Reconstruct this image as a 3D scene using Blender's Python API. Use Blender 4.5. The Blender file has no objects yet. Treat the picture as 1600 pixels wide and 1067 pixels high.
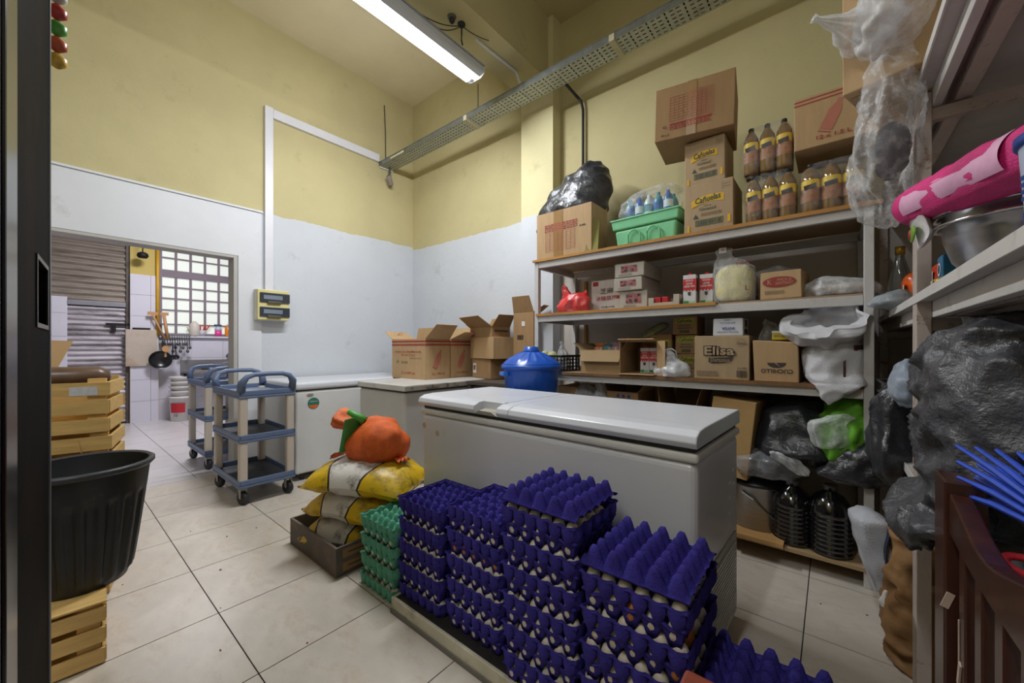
import bpy, bmesh, math, random
from mathutils import Vector, Matrix, Euler, noise
random.seed(7)
PI = math.pi
C = bpy.context.scene.collection
SC = bpy.context.scene

# ---------------------------------------------------------------- camera, world, light, exposure
F, H = 605.0, 1.172
YAW = math.radians(39.56)
FX, FY = -math.sin(YAW), math.cos(YAW)
cam = bpy.data.cameras.new('camera'); cam_o = bpy.data.objects.new('camera', cam); C.objects.link(cam_o)
cam.sensor_width = 36; cam.lens = 36*F/1600; cam.shift_y = 10/1600; cam.clip_start = .02
cam_o.location = (0, 0, H); cam_o.rotation_euler = (PI/2, 0, YAW)
SC.camera = cam_o
w = bpy.data.worlds.new('world'); SC.world = w; w.use_nodes = True
w.node_tree.nodes['Background'].inputs[0].default_value = (.75, .8, .9, 1)
w.node_tree.nodes['Background'].inputs[1].default_value = .6
vs = SC.view_settings
vs.view_transform = 'Standard'; vs.look = 'None'; vs.gamma = 1; vs.use_curve_mapping = False
vs.exposure = 0.12
LED_POWER, FILL_LED_POWER, KITCHEN_POWER = 95, 55, 85
SC.cycles.max_bounces = 8; SC.cycles.diffuse_bounces = 5; SC.cycles.transparent_max_bounces = 16
SC.cycles.sample_clamp_indirect = 4; SC.cycles.caustics_reflective = False; SC.cycles.caustics_refractive = False
def area_light(name, loc, size, power, rot=(0, 0, 0), col=(1, 1, 1)):
    l = bpy.data.lights.new(name, 'AREA'); l.shape = 'RECTANGLE'; l.size, l.size_y = size
    l.energy = power; l.color = col
    o = bpy.data.objects.new(name, l); C.objects.link(o); o.location = loc; o.rotation_euler = rot
    return o

# ---------------------------------------------------------------- photograph measurements -> points in the room
def at_D(px, D, z=None, py=None):
    r = (px-800)/F
    return Vector((D*(FX+FY*r), D*(FY-FX*r), H+D*(543.5-py)/F if py is not None else (z or 0)))
def at_z(px, py, z): return at_D(px, F*(H-z)/(py-543.5), z)
def at_y(px, Y, py=None, z=0):
    r = (px-800)/F; return at_D(px, Y/(FY-FX*r), z, py)
def at_x(px, X, py=None, z=0):
    r = (px-800)/F; return at_D(px, X/(FX+FY*r), z, py)

# ---------------------------------------------------------------- materials
def lin(h):
    h = h.lstrip('#'); v = [int(h[i:i+2], 16)/255 for i in (0, 2, 4)]
    return [x/12.92 if x <= .04045 else ((x+.055)/1.055)**2.4 for x in v]
_mats = {}
def nd(nt, t, **k):
    n = nt.nodes.new(t)
    for a, b in k.items(): setattr(n, a, b)
    return n
def noise_node(nt, co, scale, detail=4, rough=.6):
    n = nd(nt, 'ShaderNodeTexNoise'); n.inputs['Scale'].default_value = scale
    n.inputs['Detail'].default_value = detail; n.inputs['Roughness'].default_value = rough
    nt.links.new(co, n.inputs['Vector']); return n.outputs['Fac']
def ramp(nt, fac, a, b, ca=(0, 0, 0, 1), cb=(1, 1, 1, 1)):
    r = nd(nt, 'ShaderNodeValToRGB'); e = r.color_ramp.elements
    e[0].position, e[1].position = a, b; e[0].color, e[1].color = ca, cb
    nt.links.new(fac, r.inputs[0]); return r.outputs[0]
def mixc(nt, fac, a, b, blend='MIX'):
    m = nd(nt, 'ShaderNodeMix', data_type='RGBA', blend_type=blend)
    for i, v in ((0, fac), (6, a), (7, b)):
        if hasattr(v, 'links') or hasattr(v, 'is_linked'): nt.links.new(v, m.inputs[i])
        elif i == 0: m.inputs[0].default_value = v
        else: m.inputs[i].default_value = (*v[:3], 1)
    return m.outputs[2]
def M(name, col, rough=.6, var=.08, vs=5, bump=0, bs=60, metal=0, dirt=None, spec=.5, trans=0, stretch=None, coat=0, emit=0, sheen=0, bd=.004):
    if name in _mats: return _mats[name]
    m = bpy.data.materials.new(name); m.use_nodes = True; nt = m.node_tree
    p = nt.nodes['Principled BSDF']; p.inputs['Roughness'].default_value = rough
    p.inputs['Metallic'].default_value = metal; p.inputs['Specular IOR Level'].default_value = spec
    if trans: p.inputs['Transmission Weight'].default_value = trans; p.inputs['IOR'].default_value = 1.33
    if coat: p.inputs['Coat Weight'].default_value = coat; p.inputs['Coat Roughness'].default_value = .12
    c = lin(col)
    tc = nd(nt, 'ShaderNodeTexCoord'); co = tc.outputs['Object']
    if stretch:
        mp = nd(nt, 'ShaderNodeMapping'); mp.inputs['Scale'].default_value = stretch
        nt.links.new(co, mp.inputs[0]); co = mp.outputs[0]
    f = noise_node(nt, co, vs)
    f2 = ramp(nt, f, .3, .7)
    out = mixc(nt, f2, [x*(1-var) for x in c], [min(1, x*(1+var)) for x in c])
    if dirt:
        dc, amt, ds, lo, hi = dirt
        d = ramp(nt, noise_node(nt, co, ds, 8, .7), lo, hi, (0, 0, 0, 1), (amt, amt, amt, 1))
        out = mixc(nt, d, out, lin(dc))
    nt.links.new(out, p.inputs['Base Color'])
    if bump:
        b = nd(nt, 'ShaderNodeBump'); b.inputs['Strength'].default_value = min(1, bump); b.inputs['Distance'].default_value = bd
        nt.links.new(noise_node(nt, co, bs, 5), b.inputs['Height']); nt.links.new(b.outputs[0], p.inputs['Normal'])
    if emit:
        p.inputs['Emission Color'].default_value = (*c, 1); p.inputs['Emission Strength'].default_value = emit
    m['nodes_out'] = 1; _mats[name] = m; return m
def film(name, col='#eef2f5', base=.16, edge=.5, rough=.12, crease=.35):
    """thin clear plastic: mostly see-through, white where it creases or turns edge-on"""
    if name in _mats: return _mats[name]
    m = bpy.data.materials.new(name); m.use_nodes = True; nt = m.node_tree
    p = nt.nodes['Principled BSDF']; p.inputs['Base Color'].default_value = (*lin(col), 1)
    p.inputs['Roughness'].default_value = rough; p.inputs['Specular IOR Level'].default_value = .9
    t = nd(nt, 'ShaderNodeBsdfTransparent'); ms = nd(nt, 'ShaderNodeMixShader')
    lw = nd(nt, 'ShaderNodeLayerWeight'); lw.inputs[0].default_value = .35
    tc = nd(nt, 'ShaderNodeTexCoord')
    n = ramp(nt, noise_node(nt, tc.outputs['Object'], 26, 6, .7), .45, .75)
    a = nd(nt, 'ShaderNodeMath', operation='MULTIPLY_ADD'); a.inputs[1].default_value = edge; a.inputs[2].default_value = base
    nt.links.new(lw.outputs['Facing'], a.inputs[0])
    a2 = nd(nt, 'ShaderNodeMath', operation='MULTIPLY_ADD', use_clamp=True); a2.inputs[1].default_value = crease
    nt.links.new(n, a2.inputs[0]); nt.links.new(a.outputs[0], a2.inputs[2])
    nt.links.new(a2.outputs[0], ms.inputs[0]); nt.links.new(t.outputs[0], ms.inputs[1]); nt.links.new(p.outputs[0], ms.inputs[2])
    b = nd(nt, 'ShaderNodeBump'); b.inputs['Strength'].default_value = .7; b.inputs['Distance'].default_value = .006
    nt.links.new(noise_node(nt, tc.outputs['Object'], 34, 6, .65), b.inputs['Height']); nt.links.new(b.outputs[0], p.inputs['Normal'])
    nt.links.new(ms.outputs[0], nt.nodes['Material Output'].inputs[0])
    _mats[name] = m; return m
def two_tone(name, lowc, highc, zc, wob=.03, rough=.75, dirtc='#6b5a40', low_amt=.25):
    """wall painted in two colours that meet at height zc in a hand-brushed line"""
    m = bpy.data.materials.new(name); m.use_nodes = True; nt = m.node_tree; p = nt.nodes['Principled BSDF']
    p.inputs['Roughness'].default_value = rough; p.inputs['Specular IOR Level'].default_value = .25
    tc = nd(nt, 'ShaderNodeTexCoord'); co = tc.outputs['Object']
    sx = nd(nt, 'ShaderNodeSeparateXYZ'); nt.links.new(co, sx.inputs[0])
    a = nd(nt, 'ShaderNodeMath', operation='MULTIPLY_ADD'); a.inputs[1].default_value = wob*2
    nt.links.new(noise_node(nt, co, 4.5, 3), a.inputs[0]); nt.links.new(sx.outputs[2], a.inputs[2])
    st = nd(nt, 'ShaderNodeMath', operation='GREATER_THAN'); st.inputs[1].default_value = zc+wob
    nt.links.new(a.outputs[0], st.inputs[0])
    lo, hi = lin(lowc), lin(highc)
    n1 = ramp(nt, noise_node(nt, co, 1.3, 6), .3, .7)
    L = mixc(nt, n1, [x*.95 for x in lo], [x*1.03 for x in lo]); U = mixc(nt, n1, [x*.9 for x in hi], [x*1.05 for x in hi])
    d = ramp(nt, noise_node(nt, co, 3.2, 9, .72), .6, .74, (0, 0, 0, 1), (low_amt,)*3+(1,))
    out = mixc(nt, st.outputs[0], L, U); out = mixc(nt, d, out, lin(dirtc))
    nt.links.new(out, p.inputs['Base Color'])
    b = nd(nt, 'ShaderNodeBump'); b.inputs['Strength'].default_value = .35; b.inputs['Distance'].default_value = .006
    nt.links.new(noise_node(nt, co, 22, 6), b.inputs['Height']); nt.links.new(b.outputs[0], p.inputs['Normal'])
    _mats[name] = m; return m

# ---------------------------------------------------------------- mesh builder
class MB:
    def __init__(s): s.v = []; s.f = []; s.m = None
    def add(s, vs_, fs): n = len(s.v); s.v += [tuple(x) for x in vs_]; s.f += [tuple(i+n for i in f) for f in fs]; return s
    def box(s, x0, x1, y0, y1, z0, z1, mat=None):
        vs_ = [Vector((x, y, z)) for z in (z0, z1) for y in (y0, y1) for x in (x0, x1)]
        if mat: vs_ = [mat @ v for v in vs_]
        return s.add(vs_, [(0, 2, 3, 1), (4, 5, 7, 6), (0, 1, 5, 4), (2, 6, 7, 3), (0, 4, 6, 2), (1, 3, 7, 5)])
    def cbox(s, c, d, rot=(0, 0, 0)):
        m = Matrix.Translation(c) @ Euler(rot).to_matrix().to_4x4(); a, b, e = d[0]/2, d[1]/2, d[2]/2
        return s.box(-a, a, -b, b, -e, e, m)
    def hexa(s, pts): return s.add(pts, [(0, 3, 2, 1), (4, 5, 6, 7), (0, 1, 5, 4), (1, 2, 6, 5), (2, 3, 7, 6), (3, 0, 4, 7)])
    def lathe(s, prof, n=20, c=(0, 0, 0), close=True, sx=1, sy=1, mat=None):
        vs_ = []
        for r, z in prof:
            for i in range(n):
                a = 2*PI*i/n; v = Vector((c[0]+r*sx*math.cos(a), c[1]+r*sy*math.sin(a), c[2]+z)); vs_.append(mat @ v if mat else v)
        fs = [(k*n+i, k*n+(i+1) % n, (k+1)*n+(i+1) % n, (k+1)*n+i) for k in range(len(prof)-1) for i in range(n)]
        if close:
            fs.append(tuple(reversed(range(n)))); fs.append(tuple((len(prof)-1)*n+i for i in range(n)))
        return s.add(vs_, fs)
    def tube(s, pts, r, n=8, rz=None):
        pts = [Vector(p) for p in pts]; rings = []; up = Vector((0, 0, 1))
        for i, p in enumerate(pts):
            t = (pts[min(i+1, len(pts)-1)]-pts[max(i-1, 0)]).normalized()
            a = t.cross(up if abs(t.z) < .95 else Vector((1, 0, 0))).normalized(); b = a.cross(t)
            rr = r[i] if isinstance(r, (list, tuple)) else r
            rings += [p+a*rr*math.cos(2*PI*k/n)+b*(rz or rr)*math.sin(2*PI*k/n) for k in range(n)]
        fs = [(j*n+k, j*n+(k+1) % n, (j+1)*n+(k+1) % n, (j+1)*n+k) for j in range(len(pts)-1) for k in range(n)]
        fs += [tuple(reversed(range(n))), tuple((len(pts)-1)*n+k for k in range(n))]
        return s.add(rings, fs)
    def grid(s, nu, nv, fn, wrap=False):
        vs_ = [fn(i/nu, j/nv) for j in range(nv+1) for i in range(nu if wrap else nu+1)]
        w_ = nu if wrap else nu+1
        fs = [(j*w_+i, j*w_+(i+1) % w_, (j+1)*w_+(i+1) % w_, (j+1)*w_+i) for j in range(nv) for i in range(nu)]
        return s.add(vs_, fs)
    def mesh(s, name, mat, smooth=False):
        me = bpy.data.meshes.new(name); me.from_pydata(s.v, [], s.f); me.update()
        if mat: me.materials.append(mat)
        if smooth: me.polygons.foreach_set('use_smooth', [True]*len(me.polygons))
        return me
    def build(s, name, mat, parent=None, smooth=False, bevel=0, seg=2, solid=0, loc=None, rot=None):
        o = bpy.data.objects.new(name, s.mesh(name, mat, smooth)); C.objects.link(o)
        if parent: o.parent = parent
        if loc: o.location = loc
        if rot: o.rotation_euler = rot
        if solid:
            md = o.modifiers.new('s', 'SOLIDIFY'); md.thickness = solid; md.offset = 0
        if bevel:
            md = o.modifiers.new('b', 'BEVEL'); md.width = bevel; md.segments = seg; md.limit_method = 'ANGLE'; md.angle_limit = .6
        return o
def thing(name, label, cat, loc=(0, 0, 0), rotz=0, group=None, rot=None):
    o = bpy.data.objects.new(name, None); C.objects.link(o); o.empty_display_size = .05
    o.location = loc; o.rotation_euler = rot or (0, 0, rotz)
    return tag(o, label, cat, group)
def tag(o, label, cat, group=None):
    o['label'] = label; o['category'] = cat
    if group: o['group'] = group
    return o
def struct(o): o['kind'] = 'structure'; return o
def dup(root, loc, rotz=None, label=None, group=None):
    r = root.copy(); C.objects.link(r); r.location = loc
    if rotz is not None: r.rotation_euler = (0, 0, rotz)
    if label: r['label'] = label
    if group: r['group'] = group
    for ch in list(root.children):
        c = ch.copy(); C.objects.link(c); c.parent = r
        for g in ch.children:
            d = g.copy(); C.objects.link(d); d.parent = c
    return r
def lettering(parent, text, size, loc, mat, rot=(PI/2, 0, 0), width=None, name='lettering', shear=0, bold=0, height=None):
    cu = bpy.data.curves.new('text', 'FONT'); cu.body = text; cu.size = size; cu.align_x = 'CENTER'; cu.align_y = 'CENTER'
    cu.shear = shear; cu.offset = bold; cu.resolution_u = 2; cu.extrude = .0003
    tmp = bpy.data.objects.new('text', cu); me = tmp.to_mesh().copy(); tmp.to_mesh_clear()
    bpy.data.objects.remove(tmp); bpy.data.curves.remove(cu)
    if len(me.vertices):
        xs = [v.co.x for v in me.vertices]; wd = max(xs)-min(xs); ys = [v.co.y for v in me.vertices]; hd = max(ys)-min(ys)
        k = (width/wd) if width and wd else 1; ky = (height/hd) if height and hd else k
        for v in me.vertices: v.co.x *= k; v.co.y *= ky
    me.materials.clear(); me.materials.append(mat)
    o = bpy.data.objects.new(name, me); C.objects.link(o); o.parent = parent; o.location = loc; o.rotation_euler = rot
    return o
def fbm(p, s, seed=0, oct=4): return noise.fractal(Vector(p)*s+Vector((seed*7.1, seed*3.3, seed*1.7)), 1.0, 2.1, oct)
def ridge(p, s, seed=0):
    return 1-abs(noise.noise(Vector(p)*s+Vector((seed*5.3, seed*2.9, seed*9.1))))*2
def blob(c, r, amp=.012, sc=9, seed=0, n=2.4, nu=40, nv=26, crease=.5, flat=True, taper=0):
    """crumpled soft lump: superellipsoid with noise and sharp creases, flat underneath"""
    b = MB()
    def sp(x, e): return math.copysign(abs(x)**e, x)
    e = 2/n
    def fn(u, v):
        a = 2*PI*u; t = PI*(v-.5)
        x, y, z = sp(math.cos(t), e)*sp(math.cos(a), e), sp(math.cos(t), e)*sp(math.sin(a), e), sp(math.sin(t), e)
        k = 1-taper*(z*.5+.5)
        p = Vector((x*r[0]*k, y*r[1]*k, z*r[2])); q = p+Vector(c)
        d = amp*(fbm(q, sc, seed)*(1-crease)+crease*(ridge(q, sc*.9, seed)-.4)+.4*crease*(ridge(q, sc*2.3, seed+3)-.4))
        nrm = Vector((x/r[0], y/r[1], z/r[2])).normalized()
        p += nrm*d
        if flat and p.z < -r[2]*.93: p.z = -r[2]*.93
        return p+Vector(c)
    b.grid(nu, nv, fn, wrap=True); return b
def rings(prof, seed=0, nu=48, pleat=0, pn=9, amp=.008, sc=10, crease=.4, n=2.0, close=True, sub=4):
    """bag from rings (z, cx, cy, rx, ry[, pleat]) bottom to top"""
    P = []
    for i in range(len(prof)-1):
        for k in range(sub):
            t = k/sub; t2 = t*t*(3-2*t); a, b = prof[i], prof[i+1]
            P.append([a[j]*(1-t2)+b[j]*t2 if j else a[0]*(1-t)+b[0]*t for j in range(6)] if len(a) > 5 else
                     [a[j]*(1-t2)+b[j]*t2 if j else a[0]*(1-t)+b[0]*t for j in range(5)]+[pleat])
    l = list(prof[-1]); P.append(l if len(l) > 5 else l+[pleat])
    e = 2/n
    def sp(x): return math.copysign(abs(x)**e, x)
    b = MB(); nv = len(P)-1
    def fn(u, v):
        z, cx, cy, rx, ry, pl = P[round(v*nv)]; a = 2*PI*u
        k = 1+pl*math.sin(pn*a+seed+2.2*math.sin(a*2+seed))
        p = Vector((cx+rx*k*sp(math.cos(a)), cy+ry*k*sp(math.sin(a)), z))
        d = amp*(fbm(p, sc, seed)*(1-crease)+crease*(ridge(p, sc, seed)-.4)*1.3)
        q = Vector((math.cos(a), math.sin(a), .25*math.sin(7*a+z*20)))*d*min(1, max(rx, ry)/.03)
        return p+q
    b.grid(nu, nv, fn, wrap=True)
    if close:
        b.f.append(tuple(reversed(range(nu)))); b.f.append(tuple(nv*nu+i for i in range(nu)))
    return b
# ================================================================ the room
WX, WY = -4.4, 3.205
CEIL_L, CEIL_R = 4.45, 4.32
WHITE, YEL = '#c9cdd3', '#c2b78b'
m_wall_l = two_tone('wall_left_paint', WHITE, YEL, 2.53)
m_wall_b = two_tone('wall_back_paint', WHITE, YEL, 2.49)
m_yel = M('yellow_paint', '#c2b78b', .75, .07, 1.6, .3, 22, dirt=('#6b5a3a', .22, 3, .6, .75))
m_ceil = M('ceiling_paint', '#dcd0ae', .8, .07, 1.2, .25, 20, dirt=('#6b5a3a', .25, 2, .62, .8))
m_white = M('white_paint', '#d6d8dd', .6, .05, 2, .15, 20, dirt=('#8a8378', .3, 4, .62, .75))
m_jamb = M('jamb_grey', '#b3b0ac', .6, .06, 3)

def quadbox(name, mat, *bx, **k):
    b = MB()
    for q in bx: b.box(*q)
    return struct(b.build(name, mat, **k))
# left wall with the opening to the kitchen
quadbox('wall_left', m_wall_l, (WX-.16, WX, 1.183, WY+.2, 0, CEIL_L+.1), (WX-.16, WX, -.1, 1.183, 2.04, CEIL_L+.1), (WX-.16, WX, -1.9, -.1, 0, CEIL_L+.1))
quadbox('trim_1', m_white, (WX, WX+.016, -1.0, 1.387, 2.055, 2.515), (WX, WX+.016, 1.19, 1.387, 0, 2.055))
quadbox('trim_2', m_white, (WX, WX+.03, -1.0, 1.395, 2.515, 2.532))
quadbox('trim_3', m_jamb, (WX-.162, WX+.012, 1.155, 1.186, 0, 2.056), (WX-.162, WX+.012, -.1, 1.1545, 2.03, 2.056))
o = quadbox('wall_back', m_wall_b, (WX-.2, -2.2, WY, WY+.2, 0, CEIL_L+.1))
o = quadbox('wall_back_right', two_tone('wall_back_right_paint', '#bcb5ae', YEL, 1.86), (-2.2, 1.1, WY, WY+.2, 0, CEIL_L+.1))
quadbox('wall_right', M('right_wall', '#c9c9c9', .6, .05, 2), (.95, 1.1, -1.9, WY, 0, CEIL_L+.1))
quadbox('wall_front', m_yel, (WX-.2, 1.1, -2.0, -1.85, 0, CEIL_L+.1))
quadbox('ceiling', m_ceil, (WX-.2, -2.2, -2, WY+.2, CEIL_L, CEIL_L+.15))
quadbox('ceiling_right', m_yel, (-2.2, 1.1, -2, WY+.2, CEIL_R, CEIL_R+.28))
o = MB().box(-2.43, -2.085, -1.9, WY, 3.72, 4.6).build('ceiling_beam', m_yel); struct(o)
o = MB().box(-2.41, -2.03, 3.064, WY+.05, 0, CEIL_R+.2).build('wall_pillar', two_tone('pillar_paint', WHITE, '#d6cda2', 2.47)); struct(o)

# floor: tiles laid on dark grout, each a part
m_grout = M('grout', '#3a3632', .9)
m_tile = M('floor_tile', '#c5bcb0', .34, .12, 3.2, .04, 30, dirt=('#94764f', .5, 4.2, .5, .76), spec=.45, stretch=(1, 1.8, 1))
m_tile2 = M('floor_tile_grey', '#c4bfc0', .3, .08, 3, .04, 30, dirt=('#8a7a70', .35, 4, .55, .8), spec=.45)
floor = struct(MB().box(WX-.02, 1.1, -1.9, WY+.1, -.05, -.004).build('floor', m_grout))
kfloor = struct(MB().box(-8.7, WX-.02, -1.5, 4.2, -.05, -.004).build('kitchen_floor', m_grout))
def lay(parent, mat, x0, x1, y0, y1, ox, oy, p=.5, g=.0045, z=0.):
    cache = {}
    i0, i1 = math.floor((x0-ox)/p), math.ceil((x1-ox)/p); j0, j1 = math.floor((y0-oy)/p), math.ceil((y1-oy)/p)
    for i in range(i0, i1):
        for j in range(j0, j1):
            a, b, c, d = max(ox+i*p+g/2, x0), min(ox+(i+1)*p-g/2, x1), max(oy+j*p+g/2, y0), min(oy+(j+1)*p-g/2, y1)
            if b-a < .02 or d-c < .02: continue
            key = (round(b-a, 3), round(d-c, 3))
            if key not in cache: cache[key] = MB().box(-(b-a)/2, (b-a)/2, -(d-c)/2, (d-c)/2, -.006, 0).mesh('tile', mat)
            o = bpy.data.objects.new('tile', cache[key]); C.objects.link(o); o.parent = parent
            o.location = ((a+b)/2, (c+d)/2, z)
lay(floor, m_tile, WX-.02, .95, -.55, WY, -.09, -.006)
lay(kfloor, m_tile2, -8.5, WX-.024, -.3, 3.1, -4.56, -.12)

# ---------------------------------------------------------------- the kitchen beyond the opening
KX = -8.5
def kp(px, py): return at_x(px, KX, py)
m_ktile = M('white_wall_tile', '#cfccd6', .25, .03, 2, dirt=('#8a8078', .2, 3, .6, .8))
m_kwall = M('kitchen_wall', '#bfa95c', .7, .06, 2)
# back wall pieces round the shutter and the window
yS0, yS1 = kp(80, 500).y-.6, kp(199, 500).y          # shutter span
yP1 = kp(246, 500).y                                  # tiled pillar right edge
yW1 = kp(420, 500).y
zsill = kp(300, 525).z
kw = quadbox('wall_kitchen', m_kwall, (KX-.2, KX-.02, -1.5, 4.2, 0, zsill-.02), (KX-.2, KX-.02, -1.5, yP1, zsill-.02, 3.6), (KX-.2, KX-.02, yP1, 4.2, 3.0, 3.6), (KX-.2, KX-.02, yW1, 4.2, zsill-.02, 3.0))
quadbox('wall_kitchen_side', M('kitchen_side', '#c9c6cc', .6), (KX-.2, WX-.1, 4.2, 4.35, 0, 3.6), (KX-.2, WX-.1, -1.65, -1.5, 0, 3.6))
quadbox('ceiling_kitchen', M('kitchen_ceil', '#cfcabb', .8), (KX-.2, WX-.1, -1.65, 4.35, 3.5, 3.65))
def wall_tiles(parent, y0, y1, z0, z1, tw, th, x, mat=m_ktile):
    cache = {}; n = math.ceil((y1-y0)/tw); k = math.ceil((z1-z0)/th)
    for i in range(n):
        for j in range(k):
            a, b, c, d = y0+i*tw, min(y1, y0+(i+1)*tw)-.004, z0+j*th, min(z1, z0+(j+1)*th)-.004
            if b-a < .02 or d-c < .02: continue
            key = (round(b-a, 3), round(d-c, 3))
            if key not in cache: cache[key] = MB().box(0, .012, 0, b-a, 0, d-c).mesh('wall_tile', mat)
            o = bpy.data.objects.new('wall_tile', cache[key]); C.objects.link(o); o.parent = parent; o.location = (x, a, c)
# tiled pillar between shutter and window
pz = kp(220, 430).z
pil = struct(MB().box(KX-.06, KX+.10, yS1+.02, yP1, 0, 3.5).build('kitchen_pillar', m_kwall))
wall_tiles(pil, yS1+.02, yP1, .0, pz, (yP1-yS1)*.68, .335, KX+.10)
kw2 = struct(MB().box(KX-.02, KX, yP1, 4.2, 0, zsill-.03).build('kitchen_dado', m_ktile))
wall_tiles(kw2, yP1+.0, 3.0, .0, zsill-.03, .44, .335, KX)
struct(MB().box(KX-.15, KX+.06, yP1, 3.3, zsill-.03, zsill).build('window_sill', m_ktile))
yT1 = kp(105, 500).y; zT1 = kp(95, 463).z
kw3 = struct(MB().box(KX-.02, KX+.05, -.9, yT1, 0, zT1).build('kitchen_low_wall', m_ktile))
wall_tiles(kw3, yT1-.9, yT1, .0, zT1, .45, .335, KX+.05)
# roller shutters: an upper curtain and a door leaf below
m_sh = M('shutter_metal', '#8f8377', .5, .1, 2, metal=.1, stretch=(1, 1, 8), dirt=('#3a2e26', .7, 2.0, .45, .68))
m_sh2 = M('shutter_metal_low', '#bdb6bc', .45, .12, 2, metal=.1, stretch=(1, 1, 5), dirt=('#3a3029', .75, 1.5, .48, .66))
def corrugated(y0, y1, z0, z1, p, x, a=.024):
    b = MB(); n = int((z1-z0)/p*6)
    b.grid(1, n, lambda u, v: (x+a*abs(math.sin(PI*(z0+(z1-z0)*v)/p))*1.6-a, y0+(y1-y0)*u, z0+(z1-z0)*v)); return b
t = struct(bpy.data.objects.new('door_1', None)); C.objects.link(t); t.location = (KX, yS0, 0)
zb = kp(140, 470).z
o = corrugated(yS0+.0, yS1+.01, zb, 3.45, .088, KX+.03).build('shutter_curtain', m_sh, t, True); o.location = -t.location
o = MB().box(KX, KX+.05, yS0, yS1, zb-.07, zb).build('bottom_rail', M('rail_metal', '#8b8a92', .45, metal=.4), t, bevel=.004); o.location = -t.location
zl1 = kp(150, 479).z
o = MB().box(KX-.02, KX+.0, yT1, yS1, zl1, zb-.06).build('gap_panel', M('dark_gap', '#6b6058', .7), t); o.location = -t.location  # strip coloured for the shade in the gap between the two shutters
o = corrugated(yT1, yS1, .03, zl1, .075, KX+.02).build('shutter_leaf', m_sh2, t, True); o.location = -t.location
o = MB().box(KX-.02, KX+.06, yS1-.02, yS1+.03, 0, 3.4).build('side_channel', M('channel_dark', '#5c534e', .6, metal=.3, dirt=('#241d18', .7, 3, .5, .7)), t); o.location = -t.location
lk = kp(184, 507)
o = MB().cbox((KX+.05, lk.y, lk.z), (.03, .26, .035)).cbox((KX+.06, lk.y-.05, lk.z-.06), (.02, .05, .12)).build('latch', M('black_iron', '#1c1816', .6, metal=.4), t); o.location = -t.location
# window: steel bars with frosted panes lit by the day outside
m_bar = M('window_bar', '#7d7078', .6)
m_pane = M('frosted_pane', '#c9cec6', .5, .06, 3, emit=.62)
wt = struct(bpy.data.objects.new('window_1', None)); C.objects.link(wt)
y0w, y1w = kp(247, 500).y, kp(366, 500).y+.05
cols = [kp(x, 500).y for x in (253.5, 276, 299, 321.5, 343, 362)]
rows = []
zz = [(254, y) for y in (401, 420, 431, 447, 465, 483.5, 506)]
rows = [kp(x, y).z for x, y in zz]
xw = KX-.06
top = kp(254, 370).z
fr = MB().box(xw-.03, xw+.04, y0w-.03, cols[0], zsill, top+.1).box(xw-.03, xw+.04, cols[-1], y1w+.03, zsill, top+.1).box(xw-.03, xw+.03, y0w, y1w, rows[2], rows[1])
fr.box(xw-.03, xw+.03, y0w, y1w, zsill, zsill+.04).box(xw-.03, xw+.03, y0w, y1w, top+.06, top+.12)
fr.build('window_frame', m_bar, wt)
for yy in cols[1:-1]: MB().box(xw-.015, xw+.02, yy-.016, yy+.016, zsill, top+.1).build('muntin', m_bar, wt)
for zz_ in [rows[0]]+rows[3:]: MB().box(xw-.012, xw+.018, cols[0], cols[-1], zz_-.012, zz_+.012).build('glazing_bar', m_bar, wt)
rz = [zsill+.04]+rows[6:2:-1]+[rows[2], rows[1], rows[0], top+.06]
for i in range(5):
    for j in range(len(rz)-1):
        if j == 5: continue
        MB().box(xw-.012, xw-.006, cols[i]+.01, cols[i+1]-.01, rz[j]+.008, rz[j+1]-.008).build('pane', m_pane, wt)
# lamps of the kitchen: a ceiling fitting out of view
t = thing('ceiling_light', 'plain square ceiling light panel of the kitchen behind the opening', 'ceiling light', (-6.4, 1.4, 3.5))
MB().box(-.32, .32, -.32, .32, -.05, 0).build('housing', M('lamp_white', '#e8e8e8', .4), t, bevel=.006)
MB().box(-.29, .29, -.29, .29, -.058, -.05).build('diffuser', M('lamp_glow', '#ffffff', .4, 0, emit=6), t)
area_light('kitchen_lamp', (-6.4, 1.4, 3.43), (.58, .58), KITCHEN_POWER, col=(.93, .93, 1))

rnd = random.Random(5); b = MB()
for k in range(45):
    x, y, s_ = rnd.uniform(-3.2, .2), rnd.uniform(.1, 2.4), rnd.uniform(.004, .012)
    a = rnd.uniform(0, PI); c_, d_ = math.cos(a)*s_, math.sin(a)*s_*.6
    b.hexa([(x-c_, y-d_, .0003), (x+d_, y-c_*.5, .0003), (x+c_, y+d_, .0003), (x-d_, y+c_*.5, .0003), (x-c_, y-d_, .002), (x+d_, y-c_*.5, .002), (x+c_, y+d_, .002), (x-d_, y+c_*.5, .002)])
o = b.build('floor_crumbs', M('crumb', '#6b5038', .9)); o['kind'] = 'stuff'; o['label'] = 'dry dark crumbs and leaf flakes scattered over the floor tiles'; o['category'] = 'crumbs'
q0, q1 = at_x(600, WX, 165), at_x(602, WX, 252)
tag(MB().tube([q0+Vector((.008, 0, 0)), (q0+q1)/2+Vector((.008, .006, 0)), q1+Vector((.008, 0, 0))], .006, 5).build('thin_cable', M('dark_wire', '#3a352c', .7)), 'thin dark cable running down the yellow wall to the cable tray end', 'cable')
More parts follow.
